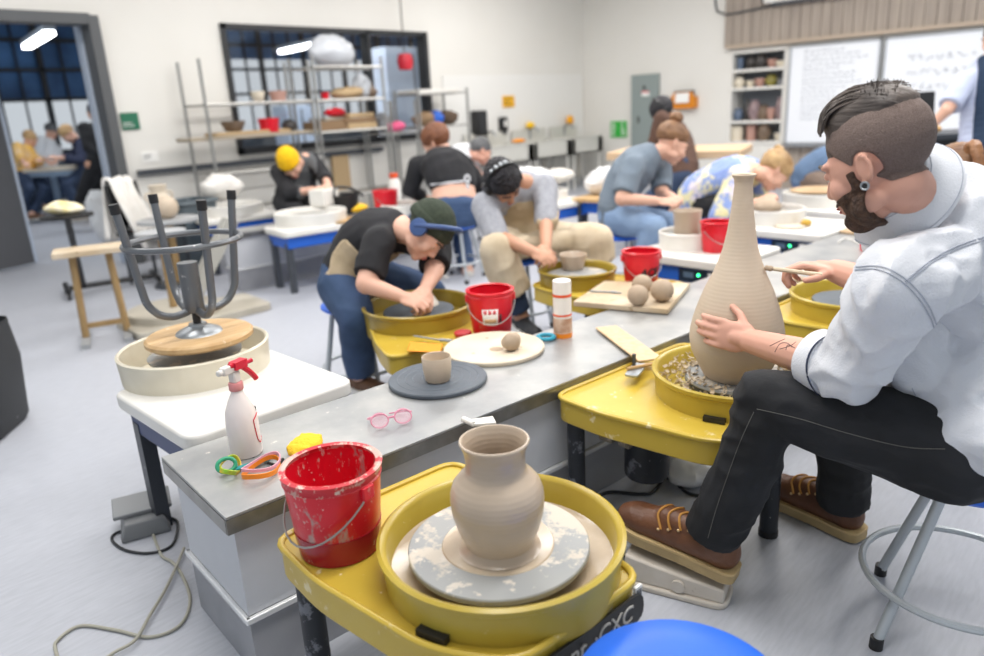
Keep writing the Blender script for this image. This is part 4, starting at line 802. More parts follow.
# yellow beanie
q = person('person in bright yellow beanie and black jacket stooping by the far worktop', dep(296, 199, 6.55), dep(303, 161, 6.48), dep(290, 163, 6.28), (-.35, -.55, -.75), (-.6, -.3, .75), -120, -118, (dep(328, 185, 6.22), dep(312, 190, 6.16)), (dep(318, 208, 6.3), dep(297, 212, 6.2)), (dep(318, 250, 6.45), dep(296, 252, 6.35)), SKP, hairmat=HDRK, vox=.008, sh=(dep(312, 160, 6.52), dep(279, 172, 6.42)), el=(dep(324, 176, 6.4), dep(290, 194, 6.25)), s=1.05)
t = top(q, BLKC, .02, 1.55, 'jacket'); trousers(q, BLKC, .018, 1.9); shoes(q, SHOEB); beanie(q, KN('yellow knit', 'f6c40d', 'dca806'), tilt=.2, d=-.02)
shell(t.data, lambda p, n: n.dot(q.fs) > .45 and abs((p-q.P+q.O).dot(q.ls)) < .085 and p.z > q.P.z-.05, .004, 'tee_front', M('charcoal tee', '5b5d60', .9), q.root)
# grey haired man further back
q = person('person with short dark grey hair in a white shirt, stooping beyond the black sweater', dep(458, 180, 7.2), dep(467, 152, 7.1), dep(481, 151, 7.0), (.75, -.45, -.5), (.5, -.1, .85), -40, -40, (dep(490, 185, 6.85), dep(480, 186, 6.9)), None, (V((5.5, 4.9, .08)), V((5.3, 4.7, .08))), SKR, hairmat=HGRY, vox=.009)
top(q, WHT, .02, .8); trousers(q, JEAND, .015, 1.9); shoes(q, SHOEB); hairobj(q, HGRY, lambda p: p.z+.01-.45*p.y, amp=.04, freq=12)
stool('blue topped stool of the grey haired person', V((q.P.x, q.P.y, 0)), .4, h=.46)
# denim shirt behind the man's face
q = person('person in a denim shirt and brown trousers, bending right beyond the bearded man’s face', dep(808, 178, 6.3), dep(846, 158, 6.15), dep(872, 166, 6.0), (.5, -.5, -.7), (.6, -.4, .6), -46, -46, (dep(862, 196, 5.75), dep(850, 196, 5.7)), (dep(850, 192, 6.0), dep(838, 190, 5.8)), (V((6.4, 2.4, .09)), V((6.2, 2.15, .09))), SKP, hairmat=HBRN, vox=.009, s=1.05)
top(q, DEN, .022, 1.5, 'denim_shirt'); trousers(q, M('brown twill', '6a5a4f', .9), .018, 1.9); shoes(q, SHOEB); hairobj(q, HBRN, lambda p: p.z+.0-.4*p.y, amp=.06)
stool('blue topped stool of the denim shirted person', V((q.P.x, q.P.y, 0)), .4, h=.46)
# ponytail beyond the white shirt
q = person('person with brown hair in a ponytail, seated beyond the white shirted man’s shoulder', V((3.02, .40, .56)), V((3.1, .55, .9)), dep(955, 180, 2.78), (.75, .55, -.45), (.3, .2, .95), 40, 45, (V((3.4, .85, .6)), V((3.5, .72, .6))), None, (V((3.3, .82, .09)), V((3.5, .55, .09))), SKP, hairmat=HBRN, vox=.008)
top(q, M('teal tee', '4c6670', .9), .016, .8); trousers(q, JEAND, .015, 1.9); shoes(q, SHOEW); hairobj(q, HBRN, lambda p: p.z+.03-.5*p.y, amp=.05, freq=10, comb='back', r=(.09, .11, .1))
me = MB().tube(spl([loc(q, 0, -.115, .07), loc(q, .0, -.15, .075), loc(q, .0, -.17, .03), loc(q, .01, -.165, -.05)], 6), .03, 14, taper=(.8, .5)).mesh(); wrinkle(me, .006, 30); link(me, 'ponytail', HM('chestnut', '7d5335', 'a97a50'), q.root)
stool('blue topped stool of the ponytailed person', V((3.02, .40, 0)), .4, h=.46)
# standing at the right edge
q = person('person standing at the right edge in pale blue open shirt over navy', dep(984, 168, 5.3), dep(992, 62, 5.25), dep(998, 38, 5.2), (-.8, .5, -.3), (0, 0, 1), -150, -160, (dep(1010, 150, 5.0), dep(930, 127, 5.35)), None, (V((5.55, .85, .09)), V((5.85, 1.1, .09))), SKP, hairmat=HDRK, vox=.008, s=1.05, el=(None, dep(947, 110, 5.25)), sh=(dep(1016, 82, 5.2), dep(966, 82, 5.3)))
t = top(q, M('pale blue shirt', 'b7bfd6', .9, var=(8, 'a7b0cb', .7)), .024, .85, 'open_shirt'); trousers(q, JEAND, .018, 1.9); shoes(q, SHOEB); hairobj(q, HDRK, lambda p: p.z+.0-.4*p.y, amp=.06)
shell(t.data, lambda p, n: n.dot(q.fs) > .1 and abs((p-q.P+q.O).dot(q.ls)) < .1 and (p-q.P+q.O).dot(q.fs) < .22 and p.z > q.P.z-.1, .006, 'navy_tee', M('navy tee', '22344c', .9), q.root)
# the next room
q = person('person in navy seated at the table seen through the doorway, head bent over work', dep(86, 168, 10.9), dep(78, 143, 10.8), dep(68, 134, 10.65), (-.6, -.1, -.7), (-.3, .1, .9), 170, 170, (dep(60, 158, 10.35), dep(64, 157, 10.5)), None, (dep(80, 215, 10.6), dep(90, 215, 10.8)), SKP, hairmat=HBLD, vox=.01, s=1.05)
top(q, M('navy sweatshirt', '262d45', .9), .022, 1.8, 'sweatshirt'); trousers(q, JEAND, .015, 1.9); shoes(q, SHOEB); hairobj(q, HBLD, cap(-.0, .4), amp=.06)
q = person('person in dark clothes standing by the door jamb in the next room', dep(100, 167, 9.6), dep(97, 128, 9.7), dep(95, 112, 9.7), (-.4, .8, -.2), (0, 0, 1), 110, 110, (dep(106, 160, 9.5), dep(93, 160, 9.5)), None, (dep(108, 222, 9.6), dep(101, 224, 9.6)), SKT, hairmat=HBLK, vox=.01, s=1.05)
top(q, BLKC, .02, 1.7, 'jacket'); trousers(q, BLKC, .015, 1.9); shoes(q, SHOEB); hairobj(q, HBLK, cap(-.03, .5), amp=.06)
q = person('person in a white shirt behind the table seen through the doorway', dep(50, 172, 12.2), dep(50, 142, 12.3), dep(51, 131, 12.3), (.5, -.7, -.5), (0, 0, 1), -60, -60, (dep(56, 160, 12.0), dep(46, 160, 11.9)), None, (dep(53, 206, 12.0), dep(46, 206, 12.0)), SKP, hairmat=HGRY, vox=.01)
top(q, WHT, .022, 1.7); trousers(q, JEAND, .015, 1.9); shoes(q, SHOEB); hairobj(q, HGRY, cap(-.0, .4), amp=.06)
q = person('person in a yellow top at the left of the doorway table', dep(28, 174, 10.9), dep(28, 150, 11.0), dep(30, 139, 11.0), (.5, -.7, -.5), (0, 0, 1), -60, -60, (dep(40, 160, 10.6), dep(24, 162, 10.5)), None, (dep(32, 215, 10.7), dep(22, 215, 10.7)), SKP, hairmat=HBLD, vox=.01)
top(q, M('yellow top', 'e0b04a', .9, var=(9, 'd4b898', .8)), .022, 1.7); trousers(q, JEAND, .015, 1.9); shoes(q, SHOEB); hairobj(q, HBLD, cap(-.0, .4), amp=.06)
# ---------------------------------------------------------------- the man in the white shirt
SHIRT = M('white chambray shirt', 'dadce1', .85, var=(5, 'd2d5dc', .7), bump=(220, .2)); BJEAN = M('black denim', '141518', .85, var=(6, '212328', .9), splat=(16, '33363b', .73), bump=(16, .5))
BUZZ = M('clipped hair', '65564f', .8, var=(420, '83716a', .8), bump=(420, .4)); HTOP = HM('dark quiff', '3a322e', '6a5f58'); BEARD = M('beard', '3a2a22', .8, var=(60, '5b4232', .9), bump=(160, .8))
vc = pB+V((.013, -.006, 0))
wl = dep(751, 341, 1.945); wrr = dep(836, 271, 2.02)
Hd = dep(878, 160, 1.46)
fdir = (.15, .88, -.40); udir = (-.02, .1, 1)
q = person('bearded man in a white shirt and black jeans, steadying the tall clay bottle', V((1.815, .28, .55)), dep(934, 207, 1.56), Hd, fdir, udir, 95, 100, (wl, wrr), (V((1.60, .635, .60)), V((2.06, .63, .545))), (V((1.588, .76, .19)), V((2.113, .60, .10))), SKR, s=1.06, bw=1.06, hs=.985, nr=.049, footr=.02, vox=.0042, hairmat=HTOP,
    sh=(V((1.555, .375, .925)), V((1.885, .46, .935))), el=(dep(850, 370, 1.585), dep(897, 292, 1.84)), hd=(dep(722, 334, 1.995)-wl, dep(790, 263, 2.05)-wrr), hn=(vc+V((0, 0, .63))-wl, V((-.2, .1, -1))), armr=(.055, .052, .049, .031), fr=.0095, curl=((.3, .28, .28, .32), (.75, .85, .95, 1.0)), spread=.0, toe=(V((1.562, .985, .135)), V((2.165, .80, .05))), mid=dep(990, 310, 1.64))
def foldwave(me, amp, freq, dirv, seed):
    d = V(dirv).normalized(); n = len(me.vertices); co = np.empty(n*3); me.vertices.foreach_get('co', co); co = co.reshape(-1, 3); no = np.empty(n*3); me.vertices.foreach_get('normal', no); no = no.reshape(-1, 3)
    al = co @ np.array(d); pr = co-np.outer(al, np.array(d))+np.outer(al*.28, np.array(d)); out = np.empty(n)
    for i, p in enumerate(pr):
        v = V(p)*freq+V((seed, 0, 0)); out[i] = (.3-abs(noise.noise(v+.4*noise.noise_vector(v*.5))))*max(0, .5+noise.noise(V(co[i])*5+V((0, seed, 0))))
    co += no*(out*amp*2)[:, None]; me.vertices.foreach_set('co', co.ravel()); me.update()
# shirt: body, rolled sleeves, collar
def sb(m):
    q.torso(m, .022, -.12, .93, 1.1); m.ell(dep(930, 362, 1.66), (.105, .12, .12)); m.ell(dep(918, 330, 1.64), (.09, .1, .1)); m.ell(dep(992, 392, 1.64), (.13, .14, .1)); m.ell(dep(1015, 405, 1.68), (.15, .15, .12)); m.rcone(dep(903, 352, 1.63), dep(1012, 440, 1.6), .075, .085); m.ell(q.hip[0]+V((.03, -.05, .05)), (.145, .15, .10)); m.ell(q.hip[1]+V((0, -.05, .05)), (.145, .15, .10)); m.rcone(q.spine(.8), q.sh[0], .1, .085); m.rcone(q.spine(.86), q.sh[1], .1, .085)
    for i in (0, 1):
        a, b, c = q.sh[i], q.el[i], q.wr[i]; e = b.lerp(c, .18); m.rcone(a, b, .086, .068, cb=1); m.rcone(b, e, .07, .062, ca=1, cb=0)
sh_ = cloth(q.root, q.O, 'shirt', SHIRT, sb, .006, (.016, 9), it=2, seed=5, st=(1.2, 1.2, .8)); foldwave(sh_.data, .010, 20, CR*.75+CU*.5, 3)
for i in (0, 1):
    b, c = q.el[i], q.wr[i]; d = (c-b).normalized(); m = MB(); e = b.lerp(c, .12)-q.O
    m.lathe([(.060, .0), (.074, -.004), (.076, .02), (.073, .055), (.066, .062), (.060, .058), (.052, .03)], e-d*.0, 40, d, wob=.025, caps=False); o = m.obj('cuff', SHIRT, sh_)
    MB().lathe([(.0765, -.005), (.078, -.003), (.0765, .001)], e, 40, d, wob=.025, caps=False).obj('cuff_edge', M('navy twill', '2d3650', .7), o)
ax = (q.N-q.mid).normalized()
nk = q.N.lerp(q.H, .42)-q.O-CR*.050+CU*.006; m = MB(); R = []
hd_ = (q.H-q.N).normalized(); Rc = frame(q.fs-hd_*q.fs.dot(hd_), hd_); 
for i in range(41):
    t = PI*.5+.85+(2*PI-1.7)*i/40; x, y = math.cos(t), math.sin(t); bk = max(0, -y)
    o1 = nk+Rc @ V((x*.080, y*.088, -.03)); o2 = nk+Rc @ V((x*.078, y*.084, .022+.004*bk)); o3 = nk+Rc @ V((x*.084, y*.091, .021+.002*bk)); o4 = nk+Rc @ V((x*.122, y*.130, -.050))
    R.append([o1, o2, o3, o4])
m.rings(R); cl_ = m.obj('collar', SHIRT, sh_, bevel=.002)
for f in (.1, .88): MB().tube([r_[2].lerp(r_[3], f)+(r_[2].lerp(r_[3], f)-nk).normalized()*.0016 for r_ in R], .0009, 5).obj('stitching', M('grey seam thread', 'a9aeba', .8), cl_)  # thin grey thread lines along the collar
# stitched seams: armhole and yoke, following the cloth
from mathutils.bvhtree import BVHTree
bv = BVHTree.FromPolygons([v.co.copy() for v in sh_.data.vertices], [tuple(p.vertices) for p in sh_.data.polygons])
def seam(pts, off=.0015, r=.0011, name='seam', mat=M('grey seam thread', 'aeb3bf', .8), par=None):
    out = []
    for p in spl(pts, 10):
        hit = bv.find_nearest(p-q.O); out.append(hit[0]+hit[1]*off)
    return MB().tube(out, r, 5).obj(name, mat, par or sh_)
def seampx(pts, off=.0012, r=.0011, mat=M('grey seam thread', 'a9aeba', .8), par=None, name='seam'):
    out = []
    for p in spl([V((x, y, 0)) for x, y in pts], 8):
        h = bv.ray_cast(CAM-q.O, ray(p.x, p.y).normalized())
        if h[0] is not None and (not out or (h[0]-out[-1]).length < .12): out.append(h[0]+h[1]*off)
    if len(out) > 2: MB().tube(out, r, 5).obj(name, mat, par or sh_)
for k in (0, 3):
    seampx([(853+k, 270-k), (880+k, 270-k), (905+k, 284-k), (925+k, 308-k), (934+k, 330), (930+k, 348), (917+k, 358)]); seampx([(905, 284-k), (930, 264-k), (955, 250-k), (984, 240-k)])
seampx([(912, 388), (925, 412), (943, 440)])
# trousers, belt line hidden under the hem
def tb(m):
    q.torso(m, .004, -.08, .1)
    for i in (0, 1):
        a, b, c = q.hip[i], q.kn[i], q.an[i]; m.rcone(a, b, .114, .079); e = b.lerp(c, 1.0); k_ = b.lerp(c, .4)-q.fp*.012; m.rcone(b, k_, .079, .076); m.rcone(k_, e, .076, .074, cb=0)
        m.ell(b+V((0, .008, .004)), (.074, .076, .074))
tr = cloth(q.root, q.O, 'jeans', BJEAN, tb, .0065, (.008, 9), it=3, seed=2, st=(1, 1, 1.6))
bv = BVHTree.FromPolygons([v.co.copy() for v in tr.data.vertices], [tuple(p.vertices) for p in tr.data.polygons])
TH = M('pale stitching', '8d8a84', .8)
a, b, c = q.hip[0], q.kn[0], q.an[0]; sd = q.lp*.2
for pts in ([(757, 409), (800, 419), (850, 434), (905, 447), (945, 449)], [(754, 412), (741, 440), (728, 475), (716, 510), (708, 538)]): seampx(pts, .0006, .0010, M('dim stitching', '5d5b57', .8), tr)
# boots
LTH = M('brown oiled leather', '6a432b', .45, var=(9, '4f3020', .9), splat=(30, '8a6a52', .72), bump=(60, .3)); SOLE = M('tan crepe sole', 'b29a6f', .7, var=(14, '94805b', .8)); LACE = M('tan lace', 'b5803a', .7)
for i in (0, 1):
    a, t = q.an[i], q.toe[i]; d = t-a; fl = V((d.x, d.y, 0)).normalized()
    sl = (.135-.09)/.285 if i == 0 else 0.0; d3 = (fl+V((0, 0, sl))).normalized(); R = frame(d3); hz = .105 if i == 0 else .028
    heel = V((a.x, a.y, 0))-fl*.05+V((0, 0, hz)); B_ = lambda x, y, z: heel+R @ V((x, y, z))
    m = MB(); m.ell(B_(0, .03, .045), (.043, .05, .055), R); m.ell(B_(0, .25, .034), (.052, .072, .042), R); m.rcone(B_(0, .04, .045), B_(0, .23, .035), .046, .048); m.ell(B_(0, .15, .07), (.04, .085, .038), R); m.rcone(B_(0, .04, .06), B_(0, .05, .125), .052, .054, cb=0); m.ell(B_(0, .285, .03), (.046, .045, .032), R)
    me = fuse(m, .0055, 4)
    for v in me.vertices:
        lz = (R.transposed() @ (v.co-heel)).z
        if lz < .004: v.co += R @ V((0, 0, .004-lz))
        v.co -= q.O
    bo = link(me, 'boot', LTH, q.root)
    out = []
    for y, wd in ((-.022, .03), (.0, .043), (.06, .045), (.12, .045), (.18, .05), (.24, .056), (.285, .053), (.318, .036), (.33, .012)): out.append((wd, y))
    poly = [(w_, y) for w_, y in out]+[(-w_, y) for w_, y in reversed(out)]
    poly = [tuple(p) for p in rpoly(poly, .02, 3)]
    MB().prism(poly, -.024, .006, heel-q.O, R).obj('sole', SOLE, bo, bevel=.004); MB().prism([(x*1.03, y*1.005) for x, y in poly], .004, .011, heel-q.O, R).obj('welt', M('welt', 'c2a878', .7), bo)
    bl_ = BVHTree.FromPolygons([v.co.copy() for v in me.vertices], [tuple(p.vertices) for p in me.polygons]); sn = lambda p: (lambda h: h[0]+h[1]*.002)(bl_.find_nearest(p))
    for k in range(4):
        y = .115+.026*k; zt_ = .113-.011*k
        m = MB().tube([sn(p) for p in spl([B_(-.038, y-.006, zt_-.026)-q.O, B_(-.016, y+.01, zt_)-q.O, B_(.016, y-.01, zt_)-q.O, B_(.038, y+.006, zt_-.026)-q.O], 5)], .0034, 6); m.obj('lace', LACE, bo)
        for g in (-1, 1): MB().ell(sn(B_(g*.040, y, zt_-.028)-q.O), (.0042, .0042, .0042)).obj('eyelet', M('brass eyelet', 'd8b98a', .3, .6), bo)
    m = MB().torus(B_(.024, .10, .108)-q.O, .016, .0025, R, sq=.6).torus(B_(-.024, .10, .108)-q.O, .016, .0025, R, sq=.6); m.obj('lace_bow', LACE, bo); m = MB().torus(B_(0, .25, .058)-q.O, .036, .0018, R @ Matrix.Rotation(-.35, 3, 'X'), a0=.1, a1=PI-.1); m.obj('toe_seam', M('dark stitching', '3c2618', .8), bo)
# hair: clipped sides as a layer on the scalp, combed quiff on top, beard on the jaw
bm_ = q.root.data; Hi = q.Hm.transposed(); Ho = q.H-q.O; S = q.hs
def hl(co): return (Hi @ (co-Ho))/S
def buzz(co, no):
    p = hl(co)
    if p.length > .128 or (p.z < -.04 and p.y < -.07): return False
    ear = math.hypot(p.y+.008, (p.z+.012)*.75) < .024 and abs(p.x) > .055
    line = -.052 if p.y < -.03 else (-.052+(p.y+.03)*1.1 if p.y < .03 else .014+(p.y-.03)*1.1)
    return p.z > line and p.y < .074+.25*(p.z-.05) and not ear
shell(bm_, buzz, .0022, 'clipped_hair', BUZZ, q.root, .002)
def beard(co, no):
    p = hl(co)
    if p.length > .17 or p.z < -.145: return False
    if p.y < .002 or p.z > -.004: return False
    ear = math.hypot(p.y+.006, (p.z+.016)*.75) < .021 and abs(p.x) > .06
    side = .008+max(0, -p.z-.03)*.2 < p.y < .035 and not ear
    jaw = p.z < -.034-.25*max(0, p.y-.03) and p.y > .008+max(0, -p.z-.03)*.2 and not (abs(p.x) < .021 and -.078 < p.z < -.055 and p.y > .08)
    must = -.06 < p.z < -.043 and p.y > .07 and abs(p.x) < .034
    neckside = p.z < -.112-.15*p.y
    return (side or jaw or must) and not neckside
def bo_(co): p = hl(co); return .004+.008*sstep(-.055, -.1, p.z)+.004*noise.noise(p*90)
shell(bm_, beard, bo_, 'beard', BEARD, q.root, .003)
hairobj(q, HTOP, lambda p: min(p.z-.088-.12*p.y+.0*p.x, .058-abs(p.x+.006)), name='quiff', r=(.083, .106, .106), c=(0, -.008, .036), amp=.03, freq=16, comb='back', low=.86)
m = MB(); rnd = random.Random(5)
for k in range(230):
    x = rnd.uniform(-.058, .052); y0 = .082-abs(x)*.4+rnd.uniform(-.012, .004); zq = lambda y: .036+.107*math.sqrt(max(.02, 1-(x/.086)**2-((y+.008)/.114)**2))
    y1 = y0-rnd.uniform(.05, .09) if rnd.random() < .6 else rnd.uniform(-.09, .06); y0 = y0 if y1 < y0-.02 else min(y1+.05, y0)
    lift = rnd.uniform(.002, .010)
    pts = [loc(q, x, y0, zq(y0)-.004), loc(q, x*1.02, y0+.004-.02, zq(y0-.015)+lift), loc(q, x*1.05+.004, (y0+y1)/2, zq((y0+y1)/2)+lift*.8), loc(q, x*1.06+.008, y1, zq(y1)+.001)]
    m.tube(spl(pts, 3), .0024, 4, taper=(1, .35))
for k in range(80):
    x = rnd.uniform(-.05, .05); y = rnd.uniform(-.085, .0); zz = .036+.107*math.sqrt(max(.02, 1-(x/.086)**2-((y+.008)/.114)**2)); d = V((rnd.uniform(-.3, .3), rnd.uniform(-1, .0), rnd.uniform(.5, 1.1))).normalized()*rnd.uniform(.003, .007)
    m.tube([loc(q, x, y, zz-.003), loc(q, x+d.x, y+d.y, zz+d.z)], .0013, 4, taper=(1, .3))
m.obj('hair_strands', HTOP, q.root)
# ear gauge, tattoo, ring
c = loc(q, -.082, -.001, -.041); axg = q.Hm @ V((-1, 0, 0)); o = MB().torus(c, .0072, .0022, Matrix((q.Hm @ V((0, 1, 0)), q.Hm @ V((0, 0, 1)), axg)).transposed(), n=28).obj('ear_gauge', CHROME, q.root); MB().cyl(c-axg*.002, c+axg*.001, .0068, n=20).obj('plug', BLACKL, o)
bv = BVHTree.FromPolygons([v.co.copy() for v in bm_.vertices], [tuple(p.vertices) for p in bm_.polygons])
tat = M('faded ink', '54464a', .7)
vd = -ray(790, 355).normalized()
for pts in (((775, 352), (780, 344), (787, 343), (792, 347)), ((770, 346), (778, 342), (785, 339)), ((780, 349), (790, 346), (796, 342)), ((786, 350), (788, 345), (795, 348))):
    out = []
    for x, y in spl([V((a_, b_, 0)) for a_, b_ in pts], 5) and [tuple(p[:2]) for p in spl([V((a_, b_, 0)) for a_, b_ in pts], 5)]:
        h = bv.ray_cast(CAM-q.O, ray(x, y).normalized())
        if h[0] is not None: out.append(h[0]+h[1]*.0003)
    if len(out) > 2: MB().tube(out, .0008, 5).obj('tattoo', tat, q.root)
# the stick in his right hand
a, b = dep(767, 268, 2.03), dep(822, 275, 1.98)
r = thing('modelling_tool', 'slim wooden modelling tool held in the man’s right hand', 'tool', a); MB().tube([V((0, 0, 0)), (b-a)*.35, (b-a)], .0055, 8, taper=(1, 1.15)).obj('handle', M('pale stick', 'd3c3a8', .6), r); MB().ell((b-a)*.06, (.010, .010, .008)).ell((0, 0, 0), (.008, .008, .008)).obj('clay_tip', CLAY, r)
# ---------------------------------------------------------------- things on the back wall
def strokes(m, o, ux, uy, w, h, rows, rnd, r=.004, fill=.75, nrm=None):
    """rows of short pen strokes standing for handwriting too small to read"""
    for k in range(rows):
        x = 0; y = h*(.5-(k+.5)/rows)
        end = w*rnd.uniform(fill*.6, 1)
        while x < end:
            l = rnd.uniform(.03, .09)*w; a = o+ux*(x-w/2)+uy*y; pts = [a+ux*(l*j/4)+uy*rnd.uniform(-.28, .28)*h/rows for j in range(5)]; m.tube(pts, r, 4); x += l+w*.03
rnd = random.Random(11); X1, Y1, Z1 = V((1, 0, 0)), V((0, 1, 0)), V((0, 0, 1))
o = one(MB().box((2.935, YB-.012, 1.34), (.165, .015, .155)), 'wall_sign', M('green sign', '1f6b4f', .5), 'small dark green room sign on the wall beside the doorway', 'sign', bevel=.003); m = MB(); strokes(m, V((2.92, YB-.021, 1.31)), X1, Z1, .11, .05, 2, rnd, .0035); m.obj('lettering', WHITEL, o)
o = one(MB().box((3.065, YB-.005, 1.0), (.16, .006, .1)), 'paper_notice', M('paper', 'f3f2ee', .8), 'white paper notice low on the wall right of the doorway', 'notice'); m = MB(); strokes(m, V((3.065, YB-.009, 1.0)), X1, Z1, .12, .06, 2, rnd, .003); m.obj('lettering', M('grey print', '6d6f72', .6), o)
o = one(MB().box((8.33, YB-.025, 1.35), (.25, .014, .16)), 'wall_sign', M('amber sign', 'e8ae22', .5), 'amber yellow notice on the wall above the sinks', 'sign'); m = MB(); strokes(m, V((8.33, YB-.033, 1.35)), X1, Z1, .19, .12, 3, rnd, .004); m.obj('lettering', M('dark print', '4a3a12', .6), o)
o = thing('soap_dispenser', 'black soap dispenser on the wall left of the sinks', 'soap dispenser', (8.16, YB, 1.02)); MB().box((0, -.05, .02), (.13, .1, .2)).obj('case', BLK, o, bevel=.02); MB().box((0, -.06, -.1), (.08, .07, .04)).obj('spout', DGREY, o, bevel=.01); MB().box((0, -.102, .03), (.05, .006, .08)).obj('window', WHITEL, o)
o = thing('equipment_case', 'black equipment case on the wall behind the short rack', 'case', (7.63, YB, 1.08)); MB().box((0, -.08, 0), (.2, .15, .34)).obj('case', BLK, o, bevel=.015); MB().box((0, -.157, 0), (.14, .006, .26)).obj('grille', M('grille', '2b2c2f', .7), o)
# splash sheet, sinks
one(MB().box((8.6, YB-.012, 1.22), (3.1, .008, 1.0)), 'splash_panel', M('white splash panel', 'e6e5e1', .5), 'white splash panel on the wall behind the sinks', 'panel')
def sink(x0, x1, label):
    y0, y1 = 6.88, 7.38; r = thing('utility_sink', label, 'sink', ((x0+x1)/2, (y0+y1)/2, 0)); w, d = x1-x0, y1-y0
    m = MB()
    for (cx, cy, sx, sy) in ((0, -d/2+.015, w, .03), (0, d/2-.015, w, .03), (-w/2+.015, 0, .03, d), (w/2-.06, 0, .12, d)): m.box((cx, cy, .65), (sx, sy, .24))
    m.box((0, 0, .54), (w, d, .02)); m.obj('basin', SINKM, r); MB().box((0, d/2-.01, .84), (w*.93, .02, .2)).obj('backsplash', SINKM, r)
    MB().tube([(-w/2, -d/2, .765), (w/2, -d/2, .765), (w/2, d/2, .765), (-w/2, d/2, .765)], .014, 6, closed=True).obj('rolled_rim', SINKM, r)
    for x in (-1, 1):
        for y in (-1, 1): MB().cyl((x*(w/2-.05), y*(d/2-.05), 0), (x*(w/2-.05), y*(d/2-.05), .54), .02).obj('leg', SINKM, r)
    MB().tube(spl([(0, d/2-.03, .8), (0, d/2-.04, .93), (0, d/2-.14, .96), (0, d/2-.2, .9)]), .012, 8).obj('faucet', CHROME, r); MB().cyl((.0, -.05, .15), (.0, -.05, .54), .025).obj('drain_pipe', M('drain pipe', 'b0aba0', .5), r)
sink(8.3, 9.14, 'steel utility sink nearer the soap dispenser'); sink(9.2, 9.95, 'steel utility sink in the far corner of the room'); sink(7.3, 8.24, 'steel sink table at the left end of the sinks')
lump('yellow_cup', 'yellow sponge perched on the backsplash of the left sink', V((8.72, 7.33, .945)), (.09, .05, .05), 'sponge', mat=YELLOWB); lump('yellow_cup', 'round orange yellow sponge on the backsplash of the corner sink', V((9.7, 7.33, .945)), (.075, .05, .075), 'sponge', mat=M('amber sponge', 'f0a81e', .8)); lump('sponge', 'flat orange sponge on the sink table under the soap dispenser', V((8.05, 7.0, .78)), (.13, .07, .03), 'sponge', mat=MC['orange sponge'])
for o in list(bpy.data.objects):
    if o.name.startswith('yellow_cup'): o.name = 'sponge'
# right wall
o = thing('electrical_panel', 'grey electrical panel on the far right wall', 'panel', (XR-.004, 6.25, 0)); MB().box((-.034, 0, 1.1), (.06, .47, 1.08)).obj('door', M('panel grey', '8b9694', .5), o, bevel=.005)
MB().box((-.064, -.02, 1.36), (.006, .13, .07)).obj('warning_label', WHITEL, o); MB().box((-.067, -.02, 1.385), (.004, .13, .02)).obj('label_stripe', REDL, o); MB().box((-.066, .1, .98), (.012, .03, .09)).obj('latch', BLK, o); MB().cyl((-.06, 0, 1.45), (-.075, 0, 1.45), .025).obj('lock', BLK, o)
o = thing('paper_holder', 'orange wall box holding white papers near the electrical panel', 'box', (XR, 5.58, 1.24)); m = MB().prism([(-.19, -.12), (.19, -.12), (.19, .04), (.13, .12), (-.13, .12), (-.19, .04)], 0, .02, (-.11, 0, 0), Matrix(((0, 0, 1), (1, 0, 0), (0, 1, 0)))).box((-.06, 0, -.11), (.12, .38, .02)).box((-.06, .185, -.04), (.12, .012, .16)).box((-.06, -.185, -.04), (.12, .012, .16)); m.obj('box', M('orange box', 'd98618', .45), o); MB().box((-.125, 0, .03), (.008, .22, .14), Matrix.Rotation(.1, 3, 'Y')).obj('papers', WHITEL, o); MB().box((-.06, 0, .12), (.1, .28, .02)).obj('lid', DGREY, o)
o = one(MB().box((XR-.01, 6.75, .84), (.015, .3, .25)), 'wall_sign', M('bright green sign', '2fae3f', .5), 'bright green notice on the far wall beside the electrical panel', 'sign')
for s in (-1, 1): m = MB(); strokes(m, V((XR-.02, 6.75+s*.09, .84)), V((0, -1, 0)), Z1, .07, .2, 5, rnd, .006); m.obj('lettering', WHITEL, o)
one(MB().tube(spl([(XR-.02, 5.17, 2.9), (XR-.02, 5.15, 2.45), (XR-.02, 5.05, 2.36), (XR-.08, 4.9, 2.33), (XR-.08, 4.4, 2.36), (XR-.08, 3.8, 2.4)]), .012, 8), 'conduit', DGREY, 'grey cable loop on the wall by the slatted boards', 'cable')
o = thing('projector_screen', 'white projector screen case high on the slatted boards', 'screen', (XR-.14, 2.6, 2.46)); MB().box((0, 0, 0), (.14, 3.6, .14)).obj('case', WHITEP, o, bevel=.02); MB().cyl((0, 1.8, 0), (0, 1.83, 0), .06).obj('end_cap', DGREY, o); MB().box((0, 0, -.085), (.03, 3.4, .03)).obj('pull_bar', DGREY, o)
